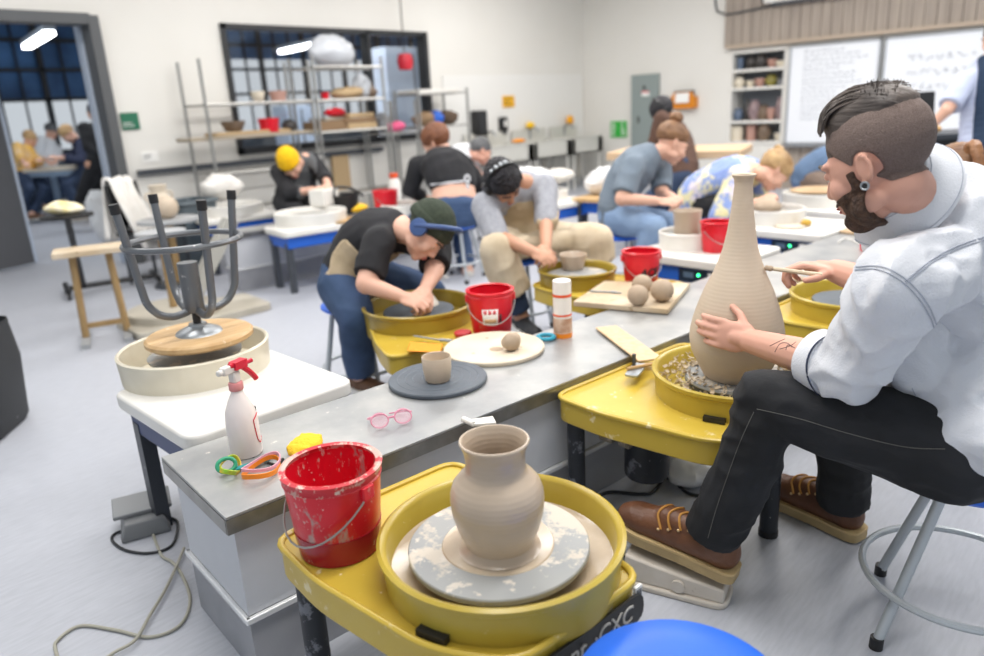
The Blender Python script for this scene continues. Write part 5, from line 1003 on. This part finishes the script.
for ya, yb, lab, wr_ in ((2.955, 4.06, 'whiteboard filled with handwriting beside the pottery shelves', 16), (1.2, 2.915, 'second whiteboard with a few notes, behind the bearded man’s head', 3)):
    yc_ = (ya+yb)/2; o = thing('whiteboard', lab, 'whiteboard', (XR-.05, yc_, 1.22)); MB().box((0, 0, 0), (.03, yb-ya, 1.22)).obj('board', M('whiteboard surface', 'eef1f6', .15, coat=.3), o)
    m = MB(); w_ = yb-ya
    for (cy, cz, sy, sz) in ((-w_/2+.01, 0, .025, 1.24), (w_/2-.01, 0, .025, 1.24), (0, .61, w_, .02), (0, -.61, w_, .03)): m.box((-.005, cy, cz), (.045, sy, sz))
    m.obj('frame', M('aluminium frame', 'b4b8bd', .3, .6), o); m = MB(); strokes(m, V((-.018, -.03, .12 if wr_ > 9 else .2)), V((0, -1, 0)), Z1, w_*.72, .9 if wr_ > 9 else .5, wr_, rnd, .0035, .8); m.obj('handwriting', M('marker grey', '8e939c', .6), o)
    if wr_ < 9:
        m = MB(); strokes(m, V((-.018, -.45, .35)), V((0, -1, 0)), Z1, .3, .3, 5, rnd, .0035); m.obj('handwriting', MC['marker grey'], o)
    MB().box((-.05, 0, -.64), (.1, w_, .015)).obj('pen_tray', MC['aluminium frame'], o)
# shelves of pots set in the wall
o = thing('wall_shelf', 'white recessed wall shelving full of pots beside the whiteboard', 'shelf', (XR, 4.515, 0)); d_ = .38; W_ = .77
BKS = M('shelf back grey', '8f949b', .8); SHW = M('shelf white', 'e6e4de', .5)
MB().box((d_, 0, 1.22), (.02, W_, 1.24)).obj('back_panel', BKS, o)
for s in (-1, 1): MB().box((d_/2-.01, s*(W_/2-.012), 1.22), (d_, .024, 1.24)).obj('side_panel', SHW, o)
SZ = (.62, .90, 1.345, 1.585); 
for z in SZ+(1.83,): MB().box((d_/2-.02, 0, z), (d_, W_, .035)).obj('shelf_board', SHW, o)
def pot(label, loc, r, h, mat, shape=0, name='pot', group=None, cat='pot'):
    k = ([(.6, 0), (.95, .3), (1, .55), (.8, .8), (.55, .88), (.6, 1), (.52, 1), (.5, .85)], [(.55, 0), (.7, .1), (.95, .7), (1, 1), (.93, 1), (.6, .15)], [(.85, 0), (.9, .5), (1, 1), (.92, 1), (.8, .1)], [(.5, 0), (.9, .25), (1, .45), (.5, .75), (.3, .85), (.34, 1), (.25, 1), (.22, .85)])[shape]
    return one(MB().lathe([(.001, 0)]+[(a*r, b*h) for a, b in k]+[(.001, k[-1][1]*h if shape in (0, 3) else .12*h)], n=24), name, mat, label, cat, group, loc=loc)
PM = [M('stoneware brown', '7d6a58', .5, var=(12, '5d4c3e', .8)), M('mauve glaze', '9a8484', .4, var=(12, '77656a', .8)), M('grey glaze', '84868a', .4, var=(12, '66686d', .8)), M('dark glaze', '3c3836', .35), M('cream glaze', 'ddd3bf', .4), M('ochre glaze', '8d8440', .4, var=(12, '6f6a35', .8)), M('slate blue glaze', '5b6a80', .4), M('pink clay', 'b58d80', .6)]
rows = (('bottom', SZ[0], ((.09, .2, 4, 2, 'tall cream'), (.08, .22, 7, 2, 'pinkish tan'), (.1, .24, 0, 0, 'big brown'), (.065, .1, 4, 1, 'small cream'))), ('third', SZ[1], ((.07, .17, 6, 0, 'slate blue'), (.06, .3, 3, 3, 'dark long-necked'), (.085, .27, 1, 0, 'tall mauve'), (.09, .2, 0, 0, 'squat brown'), (.06, .16, 7, 1, 'pink'), (.07, .3, 1, 0, 'slim mauve'))), ('second', SZ[2], ((.07, .14, 4, 0, 'cream lidded'), (.065, .09, 4, 1, 'white footed'), (.07, .11, 7, 1, 'tan'), (.085, .15, 5, 0, 'ochre green'), (.06, .08, 2, 1, 'grey'))), ('top', SZ[3], ((.05, .16, 6, 2, 'blue square-sided'), (.08, .18, 3, 0, 'dark round'), (.085, .19, 3, 0, 'large dark'), (.07, .11, 7, 1, 'pink clay'), (.1, .08, 4, 1, 'low cream'))))
for nm, z, it in rows:
    n = len(it)
    for k, (r_, h_, mi, sp, ds) in enumerate(it): pot(f'{ds} pot on the {nm} shelf of the recessed wall shelving', (XR+.1+.03*(k % 2), 4.515+W_/2-.09-(W_-.18)*k/(n-1), z+.018), min(r_, .09), h_, PM[mi], sp, group='pots on the wall shelving')
# bench, desk, monitor
a, b_ = at(607, 153, .8), at(742, 150, .8); ux = (b_-a); ux.z = 0; L_ = ux.length; ang = math.atan2(ux.y, ux.x); BG = M('blue grey steel', '8ba0b4', .45, .3)
o = thing('work_bench', 'heavy wooden topped bench with blue grey legs behind the bun girl', 'bench', xy((a+b_)/2, 0), ang)
MB().box((0, .4, .765), (L_, .85, .075)).obj('bench_top', M('bench wood', 'c9a680', .6, var=(4, 'e0c8a8', .8, (1, 8, 8))), o, bevel=.008)
for x in (-1, 1):
    for y in (.06, .74): l = MB().box((x*(L_/2-.1), y, .365), (.05, .05, .73)).obj('leg', BG, o)
    MB().tube([(x*(L_/2-.1), .06, .35), (x*(L_/2-.5), .06, .72)], .02, 6).obj('brace', BG, o)
MB().box((0, .4, .2), (L_-.2, .6, .03)).obj('lower_shelf', M('white shelf', 'd5d5d2', .6), o)
d0 = dep(935, 134, 5.9); o = thing('desk', 'black desk with a monitor by the standing person', 'desk', xy(d0, 0), -.75); MB().box((0.3, .2, d0.z-.02), (1.3, .6, .04)).obj('desk_top', DGREY, o); MB().box((.3, .25, d0.z/2-.02), (1.2, .5, d0.z-.04)).obj('cabinet', BLK, o)
c = dep(913, 106, 6.1); o = thing('monitor', 'black computer monitor on the desk behind the bearded man', 'monitor', xy(c, d0.z), -.75); hz = c.z-d0.z; MB().box((0, 0, hz), (.36, .03, .22), Matrix.Rotation(-.12, 3, 'X')).obj('screen', BLK, o, bevel=.006); MB().box((0, .03, hz/2-.02), (.05, .03, hz)).obj('stand', BLK, o); MB().box((0, .03, .01), (.2, .14, .015)).obj('stand_foot', BLK, o)
lump('bread_roll', 'tan sponge lying on the black desk by the standing person', dep(936, 130, 5.85)+V((0, 0, -.02)), (.07, .04, .03), 'sponge', mat=M('tan sponge', 'c9a06a', .9)).name = 'sponge'
# ---------------------------------------------------------------- wire racks before the window
WSH = M('wire shelf', 'b4b2ad', .4, .6)
def rack(label, x0, x1, y0, y1, h, shelves):
    r = thing('wire_rack', label, 'shelving rack', ((x0+x1)/2, (y0+y1)/2, 0)); w, d = x1-x0, y1-y0
    for x in (-1, 1):
        for y in (-1, 1): MB().cyl((x*w/2, y*d/2, 0), (x*w/2, y*d/2, h), .016, n=10).obj('post', WIRE, r)
    for z in shelves:
        m = MB().tube([(-w/2, -d/2, z), (w/2, -d/2, z), (w/2, d/2, z), (-w/2, d/2, z)], .014, 6, closed=True)
        for k in range(int(w/.035)): m.box((-w/2+.035*(k+.5), 0, z), (.006, d, .006))
        m.box((0, 0, z-.012), (w, .012, .012)); m.obj('wire_shelf', WSH, r)
    return r
rack('tall wire rack left of the window, its upper posts bare', 3.44, 4.62, 6.88, 7.32, 1.86, (.42, .80, 1.45)); rack('tall wire rack in front of the window centre', 4.68, 5.6, 6.88, 7.32, 1.90, (.42, 1.12, 1.45, 1.79)); rack('short wire rack at the right end of the window', 6.12, 6.95, 6.88, 7.32, 1.54, (.45, 1.09, 1.485))
rack('low wire rack under the right half of the window', 5.66, 6.06, 6.88, 7.32, 1.42, (.42, 1.05))
def boxy(label, loc, s, mat, rz=0, name='box', cat='box', group=None): return one(MB().box((0, 0, s[2]/2), s), name, mat, label, cat, group, loc=loc, rz=rz, bevel=.006)
BRD = [M('board tan', 'b89e78', .7), M('board grey', 'a69a88', .7), M('board brown', '8a6f52', .7)]
boxy('long grey plank sticking out across the left wire rack', (4.0, 7.08, 1.12), (1.5, .3, .035), BRD[1], .03, 'plank', 'plank'); boxy('tan plank lying on the grey plank in the left rack', (3.95, 7.05, 1.157), (.9, .2, .03), BRD[0], .1, 'plank', 'plank')
for x, y, z in ((3.44, 6.88, 1.10), (4.62, 6.88, 1.10)): pass
o = thing('wall_rail', 'grey rail running low across the back of the left rack', 'rail', (4.4, YB-.05, .86)); MB().box((0, 0, 0), (3.0, .05, .05)).obj('rail', DGREY, o)
its = ((4.18, 1.16, .11, .14, RED, 2, 'red tub on the grey plank of the left rack'), (4.42, 1.155, .08, .12, PM[3], 0, 'dark pot next to the red tub on the plank'), (3.78, 1.19, .12, .1, PM[0], 1, 'brown bowl at the left end of the plank'),
       (4.33, 1.465, .09, .1, PM[7], 2, 'rosy pot on the upper shelf of the left rack'), (4.1, 1.465, .07, .1, PM[4], 1, 'cream bowl on the upper shelf of the left rack'))
for x, z, r_, h_, mt, sp, lb in its: pot(lb, (x, 7.05, z), r_, h_, mt, sp)
for k, (x, z, s, mi, lb) in enumerate(((4.92, 1.135, (.4, .3, .1), 2, 'brown board box under the red cloth in the centre rack'), (5.3, 1.135, (.42, .32, .06), 0, 'lowest tan board on the right of the centre rack'), (5.28, 1.2, (.46, .3, .05), 2, 'brown board in the middle of the centre rack pile'), (5.3, 1.255, (.4, .28, .05), 0, 'topmost tan board of the centre rack pile'), (4.95, 1.24, (.34, .26, .03), 1, 'grey board on the brown board box in the centre rack'))): boxy(lb, (x, 7.1, z), s, BRD[mi], .05*k, 'board', 'board')
bag('red cloth bundle on the boards of the centre rack', (5.02, 7.05, 1.275), (.13, .1, .05), RED, 4, 'cloth_bundle', 'cloth')
bag('big clear plastic bag on top of the centre wire rack', (5.12, 7.1, 1.805), (.3, .18, .17), M('grey film', 'c8ccd2', .25, bump=(9, .6)), 5); bag('tan paper sack on the upper shelf of the centre rack', (5.22, 7.1, 1.465), (.22, .15, .07), BRD[0], 6, 'sack', 'sack'); bag('grey plastic bag at the right of the upper shelf in the centre rack', (5.46, 7.1, 1.465), (.1, .12, .15), M('grey film', 'c8ccd2', .25), 7)
pot('small red cup on the upper shelf of the centre rack', (4.88, 7.0, 1.465), .045, .07, RED, 2, 'cup', cat='cup'); pot('cone of brown clay at the end of the centre rack', (5.56, 7.05, 1.465), .07, .15, PM[0], 3)
boxy('white plastic box on the uppermost shelf of the left rack', (4.2, 7.1, 1.465), (.3, .25, .0), WHITEP) if False else None
boxy('thick white board on top of the short right rack', (6.5, 7.1, 1.5), (.7, .4, .035), WHITEP, 0, 'board', 'board'); bag('brown cloth on the lower shelf of the short right rack', (6.32, 7.05, 1.1), (.17, .12, .09), BRD[2], 9, 'cloth_bundle', 'cloth'); bag('blue cloth beside the brown cloth on the short rack', (6.52, 7.02, 1.1), (.08, .1, .09), BLUEP, 10, 'cloth_bundle', 'cloth'); bag('dark brown cloth at the right of the short rack', (6.74, 7.05, 1.1), (.14, .12, .1), M('dark cloth', '5b4a3c', .9), 11, 'cloth_bundle', 'cloth'); bag('pink bag low in front of the window’s right side', (5.86, 7.05, 1.065), (.13, .1, .06), M('pink bag', 'e05a86', .6), 12)
bag('grey bundle on the low rack under the window', (5.75, 7.15, 1.065), (.09, .09, .12), PM[2], 13, 'cloth_bundle', 'cloth')
r = thing('bottle', 'white bottle hanging on the low wall under the window', 'bottle', (4.9, 7.3, .62)); MB().lathe([(.001, 0), (.07, .01), (.075, .12), (.05, .2), (.02, .27), (.02, .34), (.001, .34)], n=24).obj('body', WHITEP, r); MB().cyl((0, 0, .34), (0, 0, .38), .012).obj('cap', M('terracotta cap', 'b86b52', .6), r)
boxy('tan cardboard panel leaning under the window', (5.25, 7.38, .0), (.24, .03, .86), BRD[0], 0, 'panel', 'panel')
# ---------------------------------------------------------------- far wheels and things on them
pJ = at(310, 211, .575); wheel_white('white and blue pottery wheel in front of the yellow beanie person', pJ, -.15, hw=.36, back=.12, front=-.3, R=.28)
pJ2 = at(232, 204, .575); wheel_white('white pottery wheel further left along the far worktop', pJ2, PI-.15, hw=.33, back=.25, front=-.3, R=.26)
pJ3 = at(405, 203, .575); wheel_white('white pottery wheel in front of the black sweater person', pJ3, -.2, hw=.4, back=.2, front=-.3, R=.2)
pK = at(542, 190, .575); wheel_white('white and blue pottery wheel under a white plastic bag, beyond the tan apron', pK, TA+PI, hw=.34, back=.3, front=-.25, R=.22)
bag('white plastic bag heaped on the wheel beyond the tan apron potter', xy(at(530, 188, .585), .585), (.26, .18, .1), seed=15); bag('second white bag on the far wheel, right of the first', xy(at(558, 183, .585), .585), (.17, .13, .07), M('paper sack', 'dcd8d0', .8), 16, 'sack', 'sack')
boxy('white block of wrapped clay by the yellow beanie’s hands', xy(at(325, 204, .585), .58), (.2, .16, .13), WHITEP, .3, 'clay_block', 'clay')
r = thing('caddy', 'black tool caddy with a handle beside the white block', 'caddy', xy(at(345, 206, .55), .49), .2); MB().lathe([(.001, 0), (.10, 0), (.13, .16), (.12, .16), (.09, .02), (.001, .02)], n=28).obj('tub', BLK, r); MB().tube(spl([(-.12, 0, .15), (-.08, .02, .22), (.1, .02, .2), (.24, 0, .12)]), .012, 6).obj('handle', BLK, r)
bag('yellow sponge beside the black caddy on the far wheel', xy(at(357, 210, .51), .487), (.11, .06, .04), YELLOWB, 17, 'sponge', 'sponge', .1)
bucket('red bucket on the wheel in front of the black sweater person', xy(at(387, 213, .5), .487), .105, .2, RED, group='red buckets on the wheels')
r = thing('bottle', 'white bottle with a red cap behind the far red bucket', 'bottle', xy(at(396, 203, .5), .487)); MB().lathe([(.001, 0), (.055, 0), (.055, .2), (.03, .24), (.001, .24)], n=24).obj('body', WHITEP, r); MB().lathe([(.001, .24), (.04, .24), (.04, .28), (.001, .28)], n=20).obj('cap', M('orange red print', 'e4572a', .5), r)
one(MB().lathe([(.001, 0), (.14, 0), (.14, .015), (.001, .015)], n=36), 'wooden_bat', WOOD, 'pale wooden bat on the white wheel nearest the green beanie', 'bat', loc=xy(pJ+rotz(-.15) @ V((.2, -.2, 0)), .487))
bag('white cloth heap on the left far wheel', xy(at(222, 200, .585), .585), (.2, .15, .13), TOWEL, 19, 'cloth_heap', 'cloth')
r = thing('side_table', 'small wooden topped table with blue tray beyond the grey tee person', 'table', xy(at(606, 196, .5), 0), .1); MB().box((0, 0, .49), (.5, .4, .03)).obj('table_top', WOOD, r); MB().box((0, 0, .42), (.36, .3, .09)).obj('tray', BLUEP, r)
for x in (-1, 1):
    for y in (-1, 1): MB().cyl((x*.2, y*.15, 0), (x*.2, y*.15, .47), .016).obj('leg', DGREY, r)
bag('white bag slumped on the small wooden topped table', xy(at(602, 193, .51), .507), (.18, .13, .13), seed=21)
# ---------------------------------------------------------------- the cluster at left behind the upturned stool
p0 = at(108, 338, 0); hb = height(98, 246, p0); r = thing('wooden_bench', 'small wooden bench with a thick pale top left of the upturned stool', 'bench', xy(p0, 0), -.35)
MB().box((0, 0, hb-.02), (.40, .24, .035)).obj('bench_top', WOODC, r, bevel=.005)
for x in (-1, 1): MB().cyl((x*.12, 0, .02), (x*.10, 0, hb-.03), .022).obj('leg', WOODD, r)
for x in (-1, 1): MB().box((x*.12, 0, .015), (.05, .4, .03)).obj('foot', M('grey base', '9a9c9e', .5), r)
MB().box((0, 0, .10), (.24, .03, .03)).obj('stretcher', WOODD, r)
c0 = at(85, 293, 0); r = thing('rolling_stand', 'black rolling stand with a small round top, behind the small wooden bench', 'stand', xy(c0, 0), -.25)
for a_, b2 in (((-.12, -.02), (.55, -.02)), ((.55, -.2), (.55, .2)), ((-.12, -.2), (-.12, .2))): MB().tube([V((*a_, .06)), V((*b2, .06))], .022, 8).obj('base_bar', BLK, r)
for x, y in ((-.12, -.2), (-.12, .2), (.55, -.2), (.55, .2)): MB().cyl((x-.012, y, .028), (x+.012, y, .028), .028).obj('caster', BLK, r)
tp = at(66, 213, .74)-V((c0.x, c0.y, 0)); tl_ = rotz(.25) @ V((tp.x, tp.y, 0)); 
MB().tube([(0, -.02, .06), (tl_.x, tl_.y, .71)], .022, 8).obj('post', BLK, r); MB().lathe([(.001, .71), (.17, .71), (.17, .73), (.001, .73)], c=(tl_.x, tl_.y, 0), n=32).obj('top', BLK, r)
w0 = r.matrix_basis @ V((tl_.x, tl_.y, .732)) if False else xy(at(66, 213, .74), .732)
lump('sponge', 'cream and yellow sponges heaped on the black rolling stand', w0, (.13, .1, .05), 'sponge', mat=M('cream yellow sponge', 'e5d28a', .9, var=(14, 'f5f0e2', .9)), amp=.5)
r = thing('chair', 'chair draped with a white towel left of the round clay vase', 'chair', xy(at(156, 245, .3), 0), .6); 
MB().box((0, 0, .43), (.42, .4, .03)).obj('seat', BLK, r)
for x in (-1, 1):
    for y in (-1, 1): MB().cyl((x*.18, y*.17, 0), (x*.18, y*.17, .42), .014).obj('leg', DGREY, r)
MB().box((0, .2, .66), (.4, .03, .36), Matrix.Rotation(-.12, 3, 'X')).obj('backrest', BLK, r)
pts = [(-.22, -.06, .30), (-.21, .06, .52), (-.2, .16, .76), (-.18, .2, .87), (-.18, .27, .86), (-.2, .3, .6), (-.21, .3, .38)]
R = []
for p in spl(pts, 5):
    n_ = []
    for k in range(13): n_.append(V((p.x+.30*k/12, p.y+.02*math.sin(k*1.7+p.z*6), p.z+.015*math.sin(k*1.1))))
    R.append(n_)
m = MB(); vs = [p for rr in R for p in rr]; m.add(vs, [(i*13+j, i*13+j+1, (i+1)*13+j+1, (i+1)*13+j) for i in range(len(R)-1) for j in range(12)])
o = m.obj('towel', TOWEL); o.matrix_world = Matrix.Translation(r.location) @ Matrix.Rotation(.6, 4, 'Z'); s_ = o.modifiers.new('s', 'SOLIDIFY'); s_.thickness = .012; tag(o, 'white towel hanging over the chair by the round clay vase', 'towel')
vp_ = at(168, 218, .56); r = thing('side_table', 'grey topped side table carrying the round clay vase', 'table', xy(vp_, 0), .1); MB().lathe([(.001, .53), (.24, .53), (.24, .555), (.001, .555)], n=36).obj('table_top', M('grey top', 'a9abad', .5), r); MB().cyl((0, 0, .02), (0, 0, .53), .03).obj('post', WOODD, r); MB().lathe([(.001, 0), (.2, 0), (.18, .03), (.001, .03)], n=28).obj('base', DGREY, r)
lump('vase', 'round clay vase on the grey side table behind the upturned stool', xy(vp_, .557), (.095, .095, .095), 'vase', mat=LEATHER, amp=.02); r = thing('jar', 'cream jar with small handles behind the round clay vase', 'jar', xy(at(163, 201, .56), .557)); vd2 = (vp_-CAM); vd2.z = 0; r.location = xy(vp_, .557)+vd2.normalized()*.17+V((-.03, .03, 0)); MB().lathe([(.001, 0), (.06, 0), (.085, .1), (.08, .17), (.06, .2), (.075, .26), (.068, .26), (.05, .2), (.001, .19)], n=32).obj('body', BISQ, r)
for s in (-1, 1): MB().torus((s*.085, 0, .17), .03, .009, Matrix.Rotation(PI/2, 3, 'X')).obj('handle', BISQ, r)
r = thing('trash_bin', 'slate grey bin behind the round clay vase', 'bin', xy(at(190, 228, .38), 0), .2); MB().rings([[V((x*s, y*s, z)) for x, y in rpoly([(-.2, -.2), (.2, -.2), (.2, .2), (-.2, .2)], .06)] for s, z in ((.78, 0), (1, .62), (.95, .62), (.75, .04))]).obj('bin_body', TRASH, r); MB().tube([V((x, y, .62)) for x, y in rpoly([(-.205, -.205), (.205, -.205), (.205, .205), (-.205, .205)], .06)], .018, 6, closed=True).obj('rim', TRASH, r)
bag('white plastic bag slumped on the floor by the towel chair', at(107, 213, .35)-V((0, 0, .35)), (.2, .16, .34), seed=23)
# the kick wheel frame
g0 = at(250, 322, 0); r = thing('kick_wheel', 'big grey wooden kick wheel frame with a slanting brace, behind the upturned stool', 'kick wheel', xy(at(205, 318, 0), 0), -.1); KW = M('worn grey wood', 'b9b3a6', .7, var=(5, 'a29b8c', .8)); h0 = rotz(.1)
MB().prism(rpoly([(-.5, -.25), (.42, -.18), (.42, .3), (-.5, .3)], .05), .0, .05).obj('base_board', KW, r, bevel=.005)
MB().box((.12, .12, .33), (.09, .1, .72), Matrix.Rotation(.62, 3, 'Y') @ Matrix.Rotation(0, 3, 'X')).obj('slanting_brace', M('grey brace', 'a5a39b', .6), r, bevel=.006)
MB().cyl((-.16, .1, .05), (-.16, .1, .6), .025).obj('post', WOODD, r); MB().lathe([(.001, .05), (.3, .05), (.3, .1), (.001, .1)], c=(-.16, .1, 0), n=40).obj('flywheel', KW, r); MB().lathe([(.001, .6), (.16, .6), (.16, .62), (.001, .62)], c=(-.16, .1, 0), n=36).obj('wheel_head', M('grey top', 'a9abad', .5), r)
# ---------------------------------------------------------------- next room
NT = M('blue grey table steel', '8ea3ba', .45, .2); a = at(22, 170, .76); b_ = at(92, 166, .76); ux = b_-a; L_ = ux.length; r = thing('table', 'blue grey steel table with a pale top, seen through the doorway', 'table', xy((a+b_)/2, 0), math.atan2(ux.y, ux.x))
MB().box((0, .35, .74), (L_, .7, .04)).obj('table_top', M('pale table top', 'd9cfbf', .6), r); MB().box((0, .35, .68), (L_-.04, .66, .07)).obj('apron_rail', NT, r)
for x in (-1, 1):
    for y in (.04, .74): MB().box((x*(L_/2-.05), y, .33), (.07, .07, .66)).obj('leg', NT, r)
MB().box((0, .4, .16), (L_-.1, .6, .03)).obj('lower_shelf', NT, r)
r = thing('yellow_tub', 'yellow tub on the floor just inside the doorway', 'tub', xy(at(104, 200, .3), 0)); MB().lathe([(.001, 0), (.17, 0), (.22, .4), (.21, .4), (.16, .02), (.001, .02)], n=32).obj('tub', YELLOWB, r); MB().torus((0, 0, .4), .22, .014).obj('rim', YELLOWB, r)
LAMP = M('led tube', 'ffffff', .4, emit=('ffffff', 9))
for (x0, y0_, x1, y1_, d_, lb) in ((27, 47, 50, 33, 2.45, 'bright linear lamp hanging in the next room, seen through the doorway'), (281, 52, 335, 40, 2.45, 'bright linear lamp hanging in the next room, seen through the window')):
    a, b_ = at(x0, y0_, d_), at(x1, y1_, d_); r = thing('linear_lamp', lb, 'lamp', a); dd = b_-a; R = frame(dd)
    MB().box(dd/2, (.12, dd.length, .05), R).obj('diffuser', LAMP, r, bevel=.01); MB().box(dd/2+V((0, 0, .06)), (.14, dd.length*1.02, .06), R).obj('housing', M('lamp housing', '9aa3ad', .4), r)
    for t in (.2, .8): MB().cyl(dd*t+V((0, 0, .08)), V((dd.x*t, dd.y*t, CH+.3-a.z+0)), .006, n=6).obj('hanger', BLK, r)
c = dep(405, 62, 9.0); r = thing('pendant', 'red pendant shade hanging in the next room', 'lamp', c); MB().lathe([(.02, .1), (.08, .09), (.1, .0), (.08, -.09), (.05, -.09)], n=24, caps=False).obj('lamp_shade', M('red enamel', 'c22234', .4), r); MB().cyl((0, 0, .1), (0, 0, CH+.3-c.z), .008, n=6).obj('cord', BLK, r)
for k, (x, y, w_, h_, c_) in enumerate(((4.0, 10.6, .7, 1.2, '9fb4d0'), (6.4, 10.8, .6, 1.5, 'c3d2e6'), (8.0, 9.4, 1.3, 2.4, 'd3deee'))):
    r = thing('storage_cabinet', ('pale blue cabinet in the next room, left behind the window', 'tall pale cabinet in the next room behind the window centre', 'tallest pale cabinet in the next room, right of the window')[k], 'cabinet', (x+1.5, y+1.6, 0)); MB().box((0, 0, h_/2), (w_, .5, h_)).obj('body', M('cab '+c_, c_, .5), r, bevel=.01); MB().box((0, -.26, h_/2), (.02, .02, h_*.9)).obj('door_gap', DGREY, r)
# ---------------------------------------------------------------- light and camera
w = bpy.data.worlds.new('World'); sc.world = w; w.use_nodes = True
w.node_tree.nodes['Background'].inputs[0].default_value = (.86, .93, 1, 1); w.node_tree.nodes['Background'].inputs[1].default_value = .48
def area(name, loc, sx, sy, e, c=(1, .975, .945), rz=0):
    l = bpy.data.lights.new(name, 'AREA'); l.shape = 'RECTANGLE'; l.size = sx; l.size_y = sy; l.energy = e; l.color = c
    o = bpy.data.objects.new(name, l); col.objects.link(o); o.location = loc; o.rotation_euler = (0, 0, rz); return o
for x in (1.2, 4.2, 7.2):
    for y in (.6, 3.2, 5.8): area('ceiling_lamp', (x, y, CH-.08), 2.2, .5, {.6: 52, 3.2: 46, 5.8: 30}[y]*(1.3 if x > 7 else 1), rz=TA)
for x in (1.5, 5, 8): area('far_room_lamp', (x, 10.5, CH+.2), 2, 1, 45, (.9, .95, 1))
cam = bpy.data.cameras.new('Camera'); co = bpy.data.objects.new('Camera', cam); col.objects.link(co)
cam.sensor_width = 36; cam.lens = 36*FPX/984; cam.clip_start = .02
co.matrix_world = Matrix((( CR.x, CU.x, -CF.x, CAM.x), (CR.y, CU.y, -CF.y, CAM.y), (CR.z, CU.z, -CF.z, CAM.z), (0, 0, 0, 1)))
cam.dof.use_dof = True; cam.dof.focus_distance = 1.75; cam.dof.aperture_fstop = 1.9
sc.camera = co
sc.view_settings.view_transform = 'Standard'; sc.view_settings.look = 'None'; sc.view_settings.exposure = 0.44; sc.view_settings.gamma = 1
try: sc.cycles.use_denoising = True
except Exception: pass
